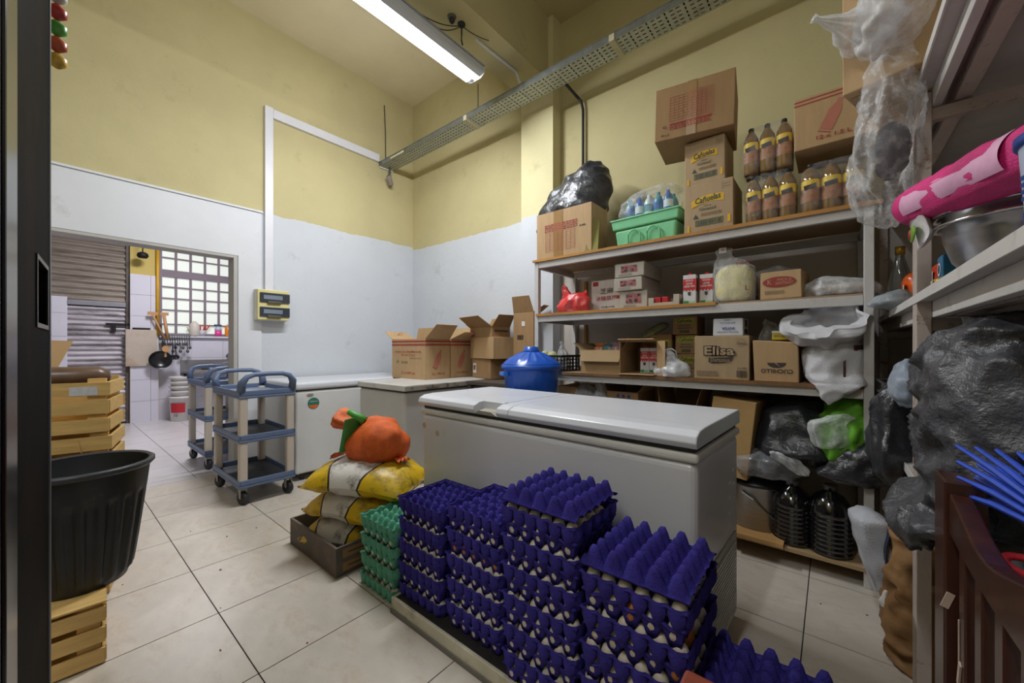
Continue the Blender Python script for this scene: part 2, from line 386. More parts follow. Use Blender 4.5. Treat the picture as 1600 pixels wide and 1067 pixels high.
# ================================================================ overhead things
m_steel = M('galvanised', '#8d9290', .4, .12, 14, metal=.75, dirt=('#5a5a4a', .4, 8, .5, .7))
m_dark = M('dark_grime', '#24252a', .6)
m_lampbody = M('lamp_body', '#c3c6cb', .35, .03, 4)
def led_fixture(name, label, x, y0, y1, z, power):
    t = thing(name, label, 'ceiling light', (x, (y0+y1)/2, z)); L = (y1-y0)/2
    b = MB(); prof = [(-.098, .0), (-.09, -.045), (-.05, -.062), (.05, -.062), (.09, -.045), (.098, .0), (.075, .035), (-.075, .035)]
    vs_ = [(px, yy, pz) for yy in (-L, L) for px, pz in prof]; n = len(prof)
    b.add(vs_, [(i, (i+1) % n, n+(i+1) % n, n+i) for i in range(n)]+[tuple(range(n)), tuple(n+i for i in reversed(range(n)))])
    b.build('housing', m_lampbody, t, bevel=.008)
    MB().box(-.104, .104, -L-.004, L+.004, .004, .014).build('gasket', M('lamp_grey', '#8e9098', .5), t, bevel=.003)
    MB().box(-.085, -.028, -L+.03, L-.03, -.066, -.05).build('led_tube', M('led_glow', '#f4f7ff', .4, 0, emit=9), t, bevel=.006)
    for s in (-1, 1): MB().box(-.03, .03, s*(L-.25)-.02, s*(L-.25)+.02, .035, .05).build('clip', m_steel, t)
    for a, k in ((0, .4), (1.05, .3), (-1.05, .3)):
        area_light('led_tube_light', (x-.055-.03*math.sin(a), (y0+y1)/2, z-.074), (.05, (y1-y0)-.08), power*k, (0, a, 0), (.93, .96, 1))
    return t
lamp = led_fixture('tube_light', 'long sealed ceiling tube light switched on beside the yellow beam', -2.335, 1.05, 2.345, 3.515, LED_POWER)
led_fixture('tube_light.001', 'unseen second tube light added as fill over the near end of the room', -.55, -1.55, -.35, 3.75, FILL_LED_POWER)  # unseen fixture, added as fill light from behind the camera
# chain / wire hanging from the beam
hk = Vector((-2.245, 2.094, 3.72))
t = thing('lamp_hanger', 'dark hook and wire hanging from the beam down to the tube light', 'hook', hk)
MB().lathe([(.03, 0), (.03, -.012), (.012, -.03)], 14).build('ceiling_hook', m_dark, t, True)
MB().tube([(0, 0, -.02), (.002, .0, -.08), (0, .0, -.13), (-.02, .03, -.14)], .006, 6).build('hanger_wire', m_dark, t)
for k, (dx, dy, sag) in enumerate(((-.06, -.34, .06), (-.07, -.22, .07), (.06, .25, .03))):
    zend = -.12 if k < 2 else -.01
    MB().tube([(dx*u, dy*u, -.015+(zend+.015)*u-sag*4*u*(1-u)*.5) for u in [i/8 for i in range(9)]], .0035, 5).build('loose_wire', m_dark, t)
sp = at_z(706, 26, 3.72)
t = thing('sensor_knob', 'small round dark fitting on the beam beside the lamp hook', 'fitting', sp)
MB().lathe([(.035, 0), (.03, -.012)], 14).build('base_plate', M('soot', '#5f5a4c', .8), t, True)
MB().lathe([(.008, -.01), (.02, -.02), (.022, -.035), (.012, -.05)], 12).build('knob', m_dark, t, True)
# white conduit on the beam soffit then down to the tray
a, b_ = at_z(744, 62, 3.712), at_z(806, 112, 3.712)
t = tag(MB().tube([a, b_, b_+Vector((.0, .02, -.02)), Vector((b_.x+.05, b_.y+.06, 3.5))], .011, 6).build('conduit', m_white), 'thin white conduit along the beam bending down to the cable tray', 'conduit')
# cable tray with real slots
def cable_tray():
    t = thing('cable_tray', 'perforated grey metal cable tray hung along the back wall', 'cable tray', (WX+.01, 2.785, 3.455))
    W, L, cx, ny = .19, 5.3, .042, 5; cy = W/ny; nx = int(L/cx)
    b = MB()
    for i in range(nx):
        for j in range(ny):
            x0, y0 = i*cx, -W/2+j*cy
            if i % 3 == 2: hx, hy = .005, .012
            else: hx, hy = .013, .0045
            mx, my = x0+cx/2, y0+cy/2
            o_ = [(x0, y0), (x0+cx, y0), (x0+cx, y0+cy), (x0, y0+cy)]; n_ = [(mx-hx, my-hy), (mx+hx, my-hy), (mx+hx, my+hy), (mx-hx, my+hy)]
            b.add([(x, y, 0) for x, y in o_+n_], [(0, 1, 5, 4), (1, 2, 6, 5), (2, 3, 7, 6), (3, 0, 4, 7)])
    b.build('perforated_base', M('tray_zinc', '#a9aca0', .45, .12, 12, metal=.3, dirt=('#6d6547', .4, 5, .55, .7)), t)
    for s in (-1, 1):
        MB().box(0, nx*cx, s*W/2-.0015, s*W/2+.0015, 0, .05).box(0, nx*cx, s*W/2-.005, s*W/2+.005, .047, .053).build('side_rail', m_steel, t)
    cb = MB()
    for k, y in enumerate((-.07, -.045, -.02, .01, .04, .068)):
        cb.tube([(x*.25, y+.012*math.sin(x*.9+k), .013) for x in range(0, 22)], .011, 6)
    cb.build('cable_bundle', M('black_cable', '#16171a', .6), t)
    for x in (1.55, 3.12): MB().box(x-.012, x+.03, -W/2-.004, W/2+.004, -.006, 0).box(x-.012, x+.03, -W/2-.006, -W/2-.002, -.006, .045).build('joint_plate', M('joint', '#b5ad8e', .6), t)
    MB().box(.25, .52, -W/2-.003, -W/2-.0015, .012, .034).build('sticker', M('tape_cream', '#d8cfb0', .7), t)
    MB().box(.002, .012, -W/2, W/2, -.012, .0).build('end_bracket', m_white, t)
    MB().tube([(1.75, -W/2-.01, .05), (1.75, -W/2-.01, .27)], .004, 6).build('hanger_rod', m_dark, t)
    return t
cable_tray()
p = at_y(609, 2.80, 262)
t = thing('security_camera', 'small grey bullet camera hanging under the left end of the cable tray', 'camera', (p.x, 2.80, 3.452))
MB().lathe([(.012, 0), (.012, -.09), (.016, -.1), (.01, -.13)], 10).build('bracket', m_steel, t, True)
MB().lathe([(.03, -.06), (.032, -.05), (.032, .05), (.028, .055)], 14, mat=Matrix.Translation((.015, -.01, -.16)) @ Euler((.55, .5, 0)).to_matrix().to_4x4()).build('camera_body', M('cam_body', '#8b7f78', .5, .05), t, True)
MB().lathe([(.018, -.07), (.018, -.058)], 12, mat=Matrix.Translation((.015, -.01, -.16)) @ Euler((.55, .5, 0)).to_matrix().to_4x4()).build('lens', m_dark, t, True)
MB().tube([(-.01, 0, -.02), (-.04, 0, -.08), (-.03, 0, -.13), (0, 0, -.12)], .003, 5).build('camera_cable', m_dark, t)
# wall trunking and the breaker box
y0c, y1c = at_x(412, WX).y, at_x(425, WX).y
t = thing('wall_trunking', 'white square cable trunking rising from the breaker box to the cable tray', 'trunking', (WX, (y0c+y1c)/2, 1.75))
wd = (y1c-y0c)/2
MB().box(.001, .04, -wd, wd, 0, 3.60-1.75).build('vertical_channel', M('pvc_white', '#d8d8de', .4, .03), t, bevel=.003)
MB().box(.001, .04, wd+.001, 2.68-t.location.y, 3.50-1.75, 3.59-1.75).build('horizontal_channel', M('pvc_white', '#d8d8de'), t, bevel=.003)
ya, yb = 1.317, 1.605
t = thing('breaker_box', 'yellowed plastic breaker box with two smoky windows on the white wall', 'breaker box', (WX+.0, (ya+yb)/2, 1.445))
hw = (yb-ya)/2; m_box = M('cream_plastic', '#d9cf92', .4, .05, 4); m_smoke = M('smoky_cover', '#3a3f47', .12, .1, 10, spec=.7)
MB().box(.0, .085, -hw, hw, 0, .305).build('back_case', M('case_white', '#cfcdc4', .5), t, bevel=.006)
MB().box(.085, .12, -hw+.004, hw-.002, .004, .301).build('front_frame', m_box, t, bevel=.006)
for z0 in (.035, .175):
    MB().box(.112, .135, -hw+.02, hw-.0, z0, z0+.095).build('window_cover', m_smoke, t, bevel=.006)
    MB().box(.118, .142, -.06, .06, z0-.012, z0+.012).build('latch', M('latch_dark', '#57503f', .4), t, bevel=.003)
    MB().box(.136, .138, -hw+.05, hw-.07, z0+.03, z0+.07).build('breaker_strip', M('breaker_grey', '#75808e', .5), t)
# black pipe dropping from the tray to the back shelf
q = [at_y(883, 2.9, 130), at_y(897, 3.1, 146), at_y(908, 3.16, 158), at_y(911, 3.17, 172), at_y(911, 3.17, 300)]
tag(MB().tube([q[0], q[1], q[2], q[3], Vector((q[4].x, 3.17, 1.9))], .013, 8).build('black_pipe', m_dark, smooth=True), 'black pipe bending down the yellow wall behind the black bag', 'pipe')
# ================================================================ freezers
m_fr_grey = M('freezer_enamel_grey', '#b9b8b3', .35, .05, 3, dirt=('#6b5338', .35, 3.5, .62, .76))
m_fr_white = M('freezer_enamel_white', '#d3d4d3', .32, .04, 3, dirt=('#8a7a62', .25, 4, .64, .78))
m_fr_c = M('freezer_enamel_big', '#d2d2d4', .3, .05, 2.2, dirt=('#7d7468', .3, 3.5, .62, .78))
m_lid = M('freezer_lid_white', '#d4d7de', .28, .04, 3, dirt=('#8d8b86', .2, 5, .62, .8))
m_lid_b = M('freezer_lid_worn', '#c4c2bd', .35, .06, 4, dirt=('#6e5a3e', .5, 5, .55, .72))
m_rust = M('rusty_edge', '#9a9486', .6, .15, 8, bump=.4, bs=40, dirt=('#4b2f18', .9, 9, .46, .6))
m_gasket = M('gasket', '#3c3d3b', .7)
# A: white freezer along the left wall behind the carts
t = thing('chest_freezer', 'white chest freezer with a round green sticker against the left wall', 'freezer', (-3.98, 2.05, 0))
MB().box(-.37, .38, -.65, .65, .06, .79).build('body', m_fr_white, t, bevel=.02, seg=3)
MB().box(-.38, .395, -.655, .655, .80, .865).build('lid', m_lid, t, bevel=.022, seg=3)
MB().box(-.36, .37, -.64, .64, .785, .802).build('gasket', m_gasket, t)
for sx in (-.3, .33):
    for sy in (-.58, .58): MB().lathe([(.02, 0), (.02, .06)], 12, (sx, sy, 0)).build('foot', m_gasket, t, True)
MB().lathe([(.001, .003), (.05, .003), (.05, 0)], 28, mat=Matrix.Translation((.3805, -.5, .675)) @ Euler((0, PI/2, 0)).to_matrix().to_4x4()).build('round_sticker', M('sticker_green', '#2f6f60', .5), t)
MB().add([(.3838, -.5+.046*math.cos(a), .675+.046*math.sin(a)) for a in [PI*1.12+i*PI*.76/8 for i in range(9)]], [tuple(range(9))]).build('sticker_segment', M('sticker_orange', '#d9662b', .5), t)
lettering(t, 'ATENCION', .02, (.3842, -.5, .69), M('print_cream', '#dfe0d0', .6), (PI/2, 0, PI/2), .07)
MB().lathe([(.001, .004), (.02, .004), (.02, 0)], 18, mat=Matrix.Translation((.3805, -.53, .752)) @ Euler((0, PI/2, 0)).to_matrix().to_4x4() @ Matrix.Diagonal((.6, 1.5, 1, 1))).build('badge', M('badge_grey', '#9b9a8e', .4, metal=.4), t)
# B: grey freezer with a rusted lid
t = thing('chest_freezer.001', 'grey chest freezer with a rust-edged lid carrying open cardboard boxes', 'freezer', (-3.075, 2.49, 0))
MB().box(-.355, .36, -.595, .62, .05, .80).build('body', m_fr_grey, t, bevel=.025, seg=3)
MB().box(-.37, .372, -.605, .63, .812, .86).build('lid', m_lid_b, t, bevel=.006)
MB().box(.3722, .376, -.60, .63, .814, .85).build('lid_edge_strip', m_rust, t)
MB().box(-.35, .35, -.59, .61, .798, .814).build('gasket', m_gasket, t)
for sx in (-.28, .28):
    for sy in (-.5, .5): MB().lathe([(.02, 0), (.02, .052)], 12, (sx, sy, 0)).build('foot', m_gasket, t, True)
# C: the big white freezer in front
t = thing('chest_freezer.002', 'large white chest freezer with rounded lid behind the stacked egg trays', 'freezer', (-1.07, 1.66, 0), math.radians(-2.0))
L2, D2 = .745, .295
MB().box(-L2, L2, -D2, D2, .05, .80).build('body', m_fr_c, t, bevel=.03, seg=4)
MB().box(-L2-.006, L2+.006, -D2-.006, D2+.006, .795, .828).build('rim', M('rim_white', '#cfcdc6', .35, .04), t, bevel=.012, seg=3)
MB().box(-L2+.01, L2-.01, -D2+.012, D2, .826, .845).build('gasket', m_gasket, t)
b = MB(); prof = [(-D2-.012, .846), (-D2-.022, .866), (-D2-.014, .888), (-D2+.02, .902), (-D2+.08, .906), (D2-.02, .906), (D2+.004, .896), (D2+.006, .846)]
n = len(prof)
def lid_seg(x0, x1):
    b.add([(x, y, z) for x in (x0, x1) for y, z in prof], [(i, n+i, n+(i+1) % n, (i+1) % n) for i in range(n)]+[tuple(range(n)), tuple(n+i for i in reversed(range(n)))])
hx0, hx1 = -.285, -.135
lid_seg(-L2-.006, hx0); lid_seg(hx1, hx1+.075); lid_seg(hx1+.077, L2+.006)
b.add([(x, y, z) for x in (hx0, hx1) for y, z in [(-D2+.045, .846), (-D2+.045, .906)]+prof[5:]], [(0, 5, 6, 1), (1, 6, 7, 2), (2, 7, 8, 3), (3, 8, 9, 4), (4, 9, 5, 0)])
b.build('lid', m_lid, t, bevel=.004)
MB().hexa([(hx0, -D2-.012, .847), (hx1, -D2-.012, .847), (hx1, -D2+.05, .847), (hx0, -D2+.05, .847), (hx0+.035, -D2-.018, .866), (hx1-.035, -D2-.018, .866), (hx1-.02, -D2+.046, .870), (hx0+.02, -D2+.046, .870)]).build('handle_recess', M('handle_grey', '#a8a395', .5), t)
vg = MB()
for k in range(18): vg.box(L2+.004, L2+.012, -.2+.0, .2, .09+k*.016, .098+k*.016)
MB().box(L2-.0, L2+.006, -.24, .24, .06, .40).build('vent_panel', M('vent_grey', '#a9aaa6', .45), t, bevel=.003)
o = vg.build('vent_slats', M('vent_slat', '#c2c2bf', .4), t)
rv = MB()
for (y, z) in [(.13, .62), (.19, .66), (.13, .56), (.2, .6), (.12, .5), (.2, .54), (.14, .45)]: rv.box(L2, L2+.002, y, y+.02, z, z+.008)
rv.build('scratches', M('scratch', '#e8e8e8', .4), t)
for i, (x, z) in enumerate(((-.72, .73), (-.6, .70))): MB().lathe([(.001, .0008), (.016, .0006), (.017, 0)], 14, mat=Matrix.Translation((x, -D2-.0003, z)) @ Euler((PI/2, 0, 0)).to_matrix().to_4x4()).build('round_badge' if i == 0 else 'rust_spot', M('old_badge', '#b3a78e', .5, .1), t)
for sx in (-.65, .65):
    for sy in (-.22, .22): MB().lathe([(.022, 0), (.022, .052)], 12, (sx, sy, 0)).build('foot', m_gasket, t, True)

# ================================================================ service carts
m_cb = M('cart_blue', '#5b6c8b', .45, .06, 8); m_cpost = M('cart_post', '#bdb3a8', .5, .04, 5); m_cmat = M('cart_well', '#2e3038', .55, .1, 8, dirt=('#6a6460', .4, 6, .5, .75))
m_cw = M('wheel_rubber', '#25262a', .6); m_cfork = M('caster_zinc', '#9a948c', .4, metal=.5)
def cart(label, loc, rz=0):
    t = thing('service_cart', label, 'cart', loc, rz)
    a, b_ = .345, .195
    for z in (.19, .525, .853):
        p = MB().box(-a, a, -b_, b_, z-.06, z-.04)
        p.box(-a, a, -b_, -b_+.012, z-.04, z).box(-a, a, b_-.012, b_, z-.04, z).box(-a, -a+.012, -b_+.012, b_-.012, z-.04, z).box(a-.012, a, -b_+.012, b_-.012, z-.04, z)
        s = p.build('shelf', m_cb, t, bevel=.006)
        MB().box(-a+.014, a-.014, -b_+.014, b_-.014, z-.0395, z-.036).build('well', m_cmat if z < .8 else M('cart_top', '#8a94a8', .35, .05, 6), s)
    for sx in (-1, 1):
        for sy in (-1, 1):
            q = MB()
            for z0, z1 in ((.19, .465), (.525, .793)): q.box(sx*(a-.012)-.034, sx*(a-.012)+.0, sy*(b_-.012)-.034, sy*(b_-.012)+.0, z0, z1) if False else q.cbox((sx*(a-.031), sy*(b_-.034), (z0+z1)/2), (.052, .056, z1-z0+.07))
            q.build('post', m_cpost, t, bevel=.012, seg=3)
            c = MB().box(sx*(a-.05)-.02, sx*(a-.05)+.02, sy*(b_-.04)-.022, sy*(b_-.04)-.018, .05, .13).box(sx*(a-.05)-.02, sx*(a-.05)+.02, sy*(b_-.04)+.018, sy*(b_-.04)+.022, .05, .13).box(sx*(a-.05)-.022, sx*(a-.05)+.022, sy*(b_-.04)-.022, sy*(b_-.04)+.022, .118, .131)
            c = c.build('caster', m_cfork, t)
            MB().lathe([(.03, -.016), (.048, -.014), (.05, 0), (.048, .014), (.03, .016)], 20, mat=Matrix.Translation((sx*(a-.05), sy*(b_-.04), .05)) @ Euler((PI/2, 0, .3)).to_matrix().to_4x4()).build('wheel', m_cw, c, True)
        h = [(sx*(a-.02), -b_+.02, .85), (sx*(a+.0), -b_+.02, .91), (sx*(a+.01), -b_+.05, .955), (sx*(a+.012), -b_+.1, .972), (sx*(a+.012), 0, .975), (sx*(a+.012), b_-.1, .972), (sx*(a+.01), b_-.05, .955), (sx*a, b_-.02, .91), (sx*(a-.02), b_-.02, .85)]
        MB().tube(h, [.03, .028, .02, .018, .018, .018, .02, .028, .03], 10).build('handle', m_cb, t, True)
    return t
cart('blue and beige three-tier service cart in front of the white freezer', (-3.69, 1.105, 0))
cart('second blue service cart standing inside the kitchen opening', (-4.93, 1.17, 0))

# ================================================================ blue bin behind the big freezer
p = at_y(830, 2.25)
m_bin = M('blue_plastic', '#1552b4', .3, .06, 6, spec=.6)
t = thing('lidded_bin', 'blue ribbed plastic bin with domed lid behind the big freezer', 'bin', (p.x, 2.25, .58))
R = .2; b = MB(); nr = 96
def bodyfn(u, v):
    a = 2*PI*u; rib = .006*(1 if math.sin(a*24) > .1 else 0) if v < .8 else 0
    r = (.165+(R-.165)*v)-rib; return (r*math.cos(a), r*math.sin(a), .47*v)
b.grid(nr, 10, bodyfn, wrap=True); b.f.append(tuple(reversed(range(nr))))
b.build('body', m_bin, t, True)
MB().lathe([(R-.002, .44), (R+.012, .44), (R+.02, .455), (R+.014, .474), (R-.002, .476)], 48, close=False).build('rim', m_bin, t, True)
b = MB()
def lidfn(u, v):
    a = 2*PI*u; r = R+.005-(R-.06)*v; z = .478+.085*v**.75; rib = .005*(1 if math.sin(a*16) > .3 else 0)*(1 if .1 < v < .95 else 0)
    return (r*math.cos(a), r*math.sin(a), z+rib)
b.grid(nr, 10, lidfn, wrap=True)
b.lathe([(.068, .56), (.055, .575), (.05, .598), (.035, .602), (.001, .602)], 24)
b.build('lid', m_bin, t, True)
for s in (-1, 1):
    a = math.radians(-118 if s < 0 else 62)
    MB().cbox((R*1.06*math.cos(a), R*1.06*math.sin(a), .41), (.04, .085, .03), (0, 0, a)).build('grip', M('blue_plastic_light', '#2b6fd0', .3), t, bevel=.006)
t = thing('crate', 'plain dark wooden crate hidden behind the freezer under the blue bin', 'crate', (p.x, 2.25, 0))
m_cr = M('dull_wood', '#4a4038', .8, .15, 9)
for z in (.02, .2, .38): 
    for s in (-1, 1): MB().box(-.2, .2, s*.2-.008, s*.2+.008, z, z+.14).build('slat', m_cr, t)
for sx in (-1, 1):
    for sy in (-1, 1): MB().box(sx*.18-.015, sx*.18+.015, sy*.18-.012, sy*.18+.012, 0, .565).build('corner_post', m_cr, t)
MB().box(-.2, .2, -.2, .2, .565, .58).build('top_board', m_cr, t)

# ================================================================ left: wooden crates, black tub
m_pine = M('pine', '#d1ad6c', .6, .14, 5, stretch=(6, 1, 10), bump=.15, bs=30, dirt=('#8a6a38', .35, 6, .55, .75))
m_pine_in = M('pine_shadow', '#7a6238', .8)
def crate(name, label, loc, rz, L=.5, Wd=.34, Hh=.24, n=3, lean=0):
    """local y runs along the long slatted side; +x face looks at the room"""
    t = thing(name, label, 'crate', loc, rz)
    th = .012; sh = Hh/n
    for s in (-1, 1):
        for k in range(n):
            jit = random.uniform(-.004, .004)
            MB().box(min(s*Wd/2, s*(Wd/2-th)), max(s*Wd/2, s*(Wd/2-th)), -L/2+jit, L/2+jit, k*sh+.006, (k+1)*sh-.018+random.uniform(-.003, .003)).build('slat', m_pine, t)
            MB().box(-Wd/2+th, Wd/2-th, s*L/2-(th if s > 0 else 0), s*L/2+(th if s < 0 else 0), k*sh+.008, (k+1)*sh-.016).build('end_slat', m_pine, t)
    for sx in (-1, 1):
        for sy in (-1, 1):
            MB().box(sx*(Wd/2-th-.016)-.014, sx*(Wd/2-th-.016)+.014, sy*(L/2-.045)-.03, sy*(L/2-.045)+.03, .0, Hh).build('corner_post', m_pine, t)
    MB().box(-Wd/2+th, Wd/2-th, -L/2+th, L/2-th, .008, .016).build('bottom_board', m_pine, t)
    return t
ct = crate('wooden_crate', 'pale slatted wooden crate on the floor under the black tub', (-2.30, -.085, 0), math.radians(-4), .5, .40, .232)
MB().box(-.2, .2, -.25, .25, .226, .2325).build('top_slat', m_pine, ct)
names = ['lowest crate in the tall pine stack behind the black tub', 'second crate from the floor in the pine stack behind the tub', 'third crate from the floor in the pine stack behind the tub', 'topmost pine crate of the stack holding a brown squash']
for k in range(4):
    t = crate('wooden_crate', names[k], (-2.885+.004*k, -.002+.003*((k*7) % 3), k*.257), math.radians(-13+.6*((k*5) % 3-1)), .5, .34, .256)
    if k == 3: MB().box(.1705, .1715, .12, .21, .18, .22).build('paper_label', M('paper_label', '#c9ccd2', .6, .1, 60), t)
    if k == 2: MB().tube([(.172, .14, .23), (.178, .16, .13), (.18, .2, .06), (.174, .23, .05)], .0025, 5).build('loose_splinter', m_pine, t)
sq = at_z(110, 580, 1.045)
sp = thing('squash', 'long dark brown squash lying in the topmost pine crate', 'squash', (-2.82, .03, 1.03))
MB().lathe([(.004, -.19), (.03, -.185), (.05, -.15), (.052, 0), (.05, .1), (.04, .17), (.012, .2), (.004, .2)], 20, mat=Euler((PI/2, 0, -.2)).to_matrix().to_4x4()).build('squash_body', M('squash_brown', '#5b4432', .35, .25, 14), sp, True)
MB().lathe([(.01, .19), (.008, .235)], 8, mat=Euler((PI/2, 0, -.2)).to_matrix().to_4x4()).build('stalk', M('stalk', '#4b4a2c', .8), sp, True)
cp = thing('cardboard_piece', 'torn upright piece of cardboard sticking out of the pine crate', 'cardboard', (-3.0, .0, 1.028))
MB().hexa([(-.02, -.2, 0), (-.012, -.2, 0), (-.012, .03, 0), (-.02, .03, 0), (-.06, -.2, .19), (-.052, -.2, .19), (-.052, .10, .18), (-.06, .10, .18)]).build('sheet', M('carton', '#b08f64', .8, .06, 6), cp)
# black tub
m_tub = M('tub_black', '#1e2023', .42, .2, 12, spec=.5, dirt=('#6b4a30', .5, 7, .6, .74))
t = thing('plastic_tub', 'large black ribbed plastic tub standing on a wooden crate', 'tub', (-2.325, .100, .234))
b = MB(); n_ = 240; TH = .468
def tub(u, v):
    a = 2*PI*u; z = TH*v; r = .143+(.203-.143)*v**.85
    if v < .04: r -= .012
    if .05 < v < .74: r -= .010*(.5+.5*math.tanh(2.5*math.sin(a*20)))
    return (r*math.cos(a), r*math.sin(a), z)
b.grid(n_, 28, tub, wrap=True); b.f.append(tuple(reversed(range(n_)))); b.build('body', m_tub, t, True)
MB().lathe([(.195, TH-.02), (.207, TH-.022), (.216, TH-.012), (.216, TH), (.207, TH+.006), (.196, TH)], 64, close=False).build('rim', M('tub_rim', '#34373c', .4, .08), t, True)
MB().lathe([(.195, TH), (.138, .03), (.001, .025)], 64, close=False).build('inside_wall', M('tub_inside', '#15171b', .5, .2, 20), t, True)

# ================================================================ sacks in a box
m_boxg = M('worn_box', '#57504a', .7, .15, 5, dirt=('#8b6c46', .5, 6, .52, .7))
t = thing('shallow_box', 'worn dark shallow wooden box on the floor holding the lowest sack', 'box', (-2.225, 1.18, 0))
MB().box(-.285, .285, -.235, -.22, 0, .15).build('front_board', m_boxg, t, bevel=.002)
MB().box(-.285, .285, .22, .235, 0, .15).build('back_board', m_boxg, t)
m_boxk = M('kraft_end', '#8a6a44', .7, .1)
MB().box(.272, .285, -.22, .22, 0, .15).build('end_board', m_boxg, t); MB().box(-.285, -.272, -.22, .22, 0, .15).build('end_board', m_boxg, t)
for z in (.022, .09): MB().box(.2852, .288, -.2, -.02, z, z+.045).build('end_slat', m_boxk, t); MB().box(.2882, .289, -.17, -.07, z+.02, z+.026).build('hand_slot', m_gasket, t)
MB().box(-.272, .272, -.22, .22, .004, .014).build('bottom_board', m_boxg, t)
def sack_mat():
    m = bpy.data.materials.new('feed_sack'); m.use_nodes = True; nt = m.node_tree; p = nt.nodes['Principled BSDF']; p.inputs['Roughness'].default_value = .42
    tc = nd(nt, 'ShaderNodeTexCoord'); co = tc.outputs['Object']; sx = nd(nt, 'ShaderNodeSeparateXYZ'); nt.links.new(co, sx.inputs[0])
    # yellow ends, white belly, thin black curved border
    y2 = nd(nt, 'ShaderNodeMath', operation='MULTIPLY'); nt.links.new(sx.outputs[1], y2.inputs[0]); nt.links.new(sx.outputs[1], y2.inputs[1])
    ax = nd(nt, 'ShaderNodeMath', operation='ABSOLUTE'); 
    off = nd(nt, 'ShaderNodeMath', operation='ADD'); off.inputs[1].default_value = .03; nt.links.new(sx.outputs[0], off.inputs[0]); nt.links.new(off.outputs[0], ax.inputs[0])
    s = nd(nt, 'ShaderNodeMath', operation='MULTIPLY_ADD'); s.inputs[1].default_value = 1.6; nt.links.new(y2.outputs[0], s.inputs[0]); nt.links.new(ax.outputs[0], s.inputs[2])
    r = nd(nt, 'ShaderNodeValToRGB'); e = r.color_ramp; e.interpolation = 'CONSTANT'
    e.elements[0].position = 0; e.elements[0].color = (*lin('#cfcbc3'), 1); e.elements[1].position = .152; e.elements[1].color = (*lin('#20201c'), 1)
    k = e.elements.new(.162); k.color = (*lin('#d2ad12'), 1)
    nt.links.new(s.outputs[0], r.inputs[0])
    d = ramp(nt, noise_node(nt, co, 9, 8, .7), .5, .66, (0, 0, 0, 1), (.8,)*3+(1,))
    out = mixc(nt, d, r.outputs[0], lin('#40352a'))
    nt.links.new(out, p.inputs['Base Color'])
    b = nd(nt, 'ShaderNodeBump'); b.inputs['Strength'].default_value = .5; b.inputs['Distance'].default_value = .004
    nt.links.new(noise_node(nt, co, 30, 6), b.inputs['Height']); nt.links.new(b.outputs[0], p.inputs['Normal'])
    return m
m_sack = sack_mat()
def pillow(L, W, T, seed, sag=0, amp=.01):
    b = MB()
    for s in (1, -1):
        def fn(u, v, s=s):
            x, y = (u*2-1), (v*2-1)
            th = T/2*max(0, (1-abs(x)**3.2))**.55*max(0, (1-abs(y)**3.2))**.55
            px, py = x*L/2*(1-.06*abs(y)**3), y*W/2*(1-.08*abs(x)**3)
            z = s*th*(1 if s > 0 else .8)+amp*fbm((px, py, s*.3), 9, seed)*(.3+min(1, th*30))+amp*.8*(ridge((px, py, s), 7, seed)-.3)*min(1, th*30)
            z -= sag*(x*x)+.012*abs(y)**3
            return (px, py, z)
        b.grid(34, 26, fn)
        if s < 0: b.f[-34*26:] = [tuple(reversed(f)) for f in b.f[-34*26:]]
    return b
sl = ['lowest yellow and white sack sitting inside the shallow box', 'middle yellow and white sack of the pile of three', 'topmost yellow and white sack with the orange net bag on it']
for k, (x, y, z, rz, L, W, rx) in enumerate(((-2.20, 1.20, .105, .04, .52, .40, -.03), (-2.15, 1.22, .265, -.10, .58, .42, -.02), (-2.12, 1.23, .425, .10, .64, .43, .01))):
    t = thing('feed_sack', sl[k], 'sack', (x, y, z), group='yellow and white sacks', rot=(rx, .02 if k < 2 else .03, rz+.42))
    pillow(L, W, .20, 11+k, .035).build('sack_body', m_sack, t, True)
    sm = MB()
    for s in (-1, 1): sm.tube([(s*L/2*.97, yy, -.03-.012*abs(yy/W*2)**3+.004*math.sin(yy*60)) for yy in [(-.5+i/10)*W*.9 for i in range(11)]], .008, 6)
    sm.build('stitched_seam', M('seam', '#b3a592', .7, .2, 30, dirt=('#3b2d20', .7, 12, .5, .65)), t)
    pm = M('sack_print', '#2c2a20', .6)
    lettering(t, 'ALIMENTO', .03, (.215, -.03, .058), pm, (.0, .25, -PI/2+.1), .17, 'sack_print')
# orange net bag
m_net = M('orange_net', '#db6426', .55, .22, 18, bump=.9, bs=260, spec=.4)
t = thing('net_bag', 'orange net bag of onions with a green paper band on the sack pile', 'bag', (-2.17, 1.27, .50), rotz=.35)
b = blob((0.05, -.0, .11), (.165, .13, .115), .022, 7, 3, 2.5, 60, 36, .65)
cent = [(-.07, -.07, .05, .065), (.12, -.04, .12, .10), (.16, .05, .07, .07), (.05, .03, .16, .09), (.05, -.07, .06, .07)]
V = []
for v in b.v:
    p = Vector(v); best = max(((r_**2-(p-Vector((x, y, z))).length_squared) for x, y, z, r_ in cent))
    k = .045*math.exp(-max(0, -best)*140)-.02; d = (p-Vector((.06, 0, .1))).normalized(); V.append(tuple(p+d*k))
b.v = V; b.build('net_body', m_net, t, True)
for (x_, y_, a_) in ((-.13, -.07, 3.6), (.2, -.02, -.2)):
    MB().grid(10, 5, lambda u, v: (x_+.07*v*math.cos(a_)-.05*(u-.5)*math.sin(a_)*(1+v), y_+.07*v*math.sin(a_)+.05*(u-.5)*math.cos(a_)*(1+v), .035-.012*v+.012*math.sin(u*22+v*3)*v)).build('net_tail', m_net, t, True, solid=.003)
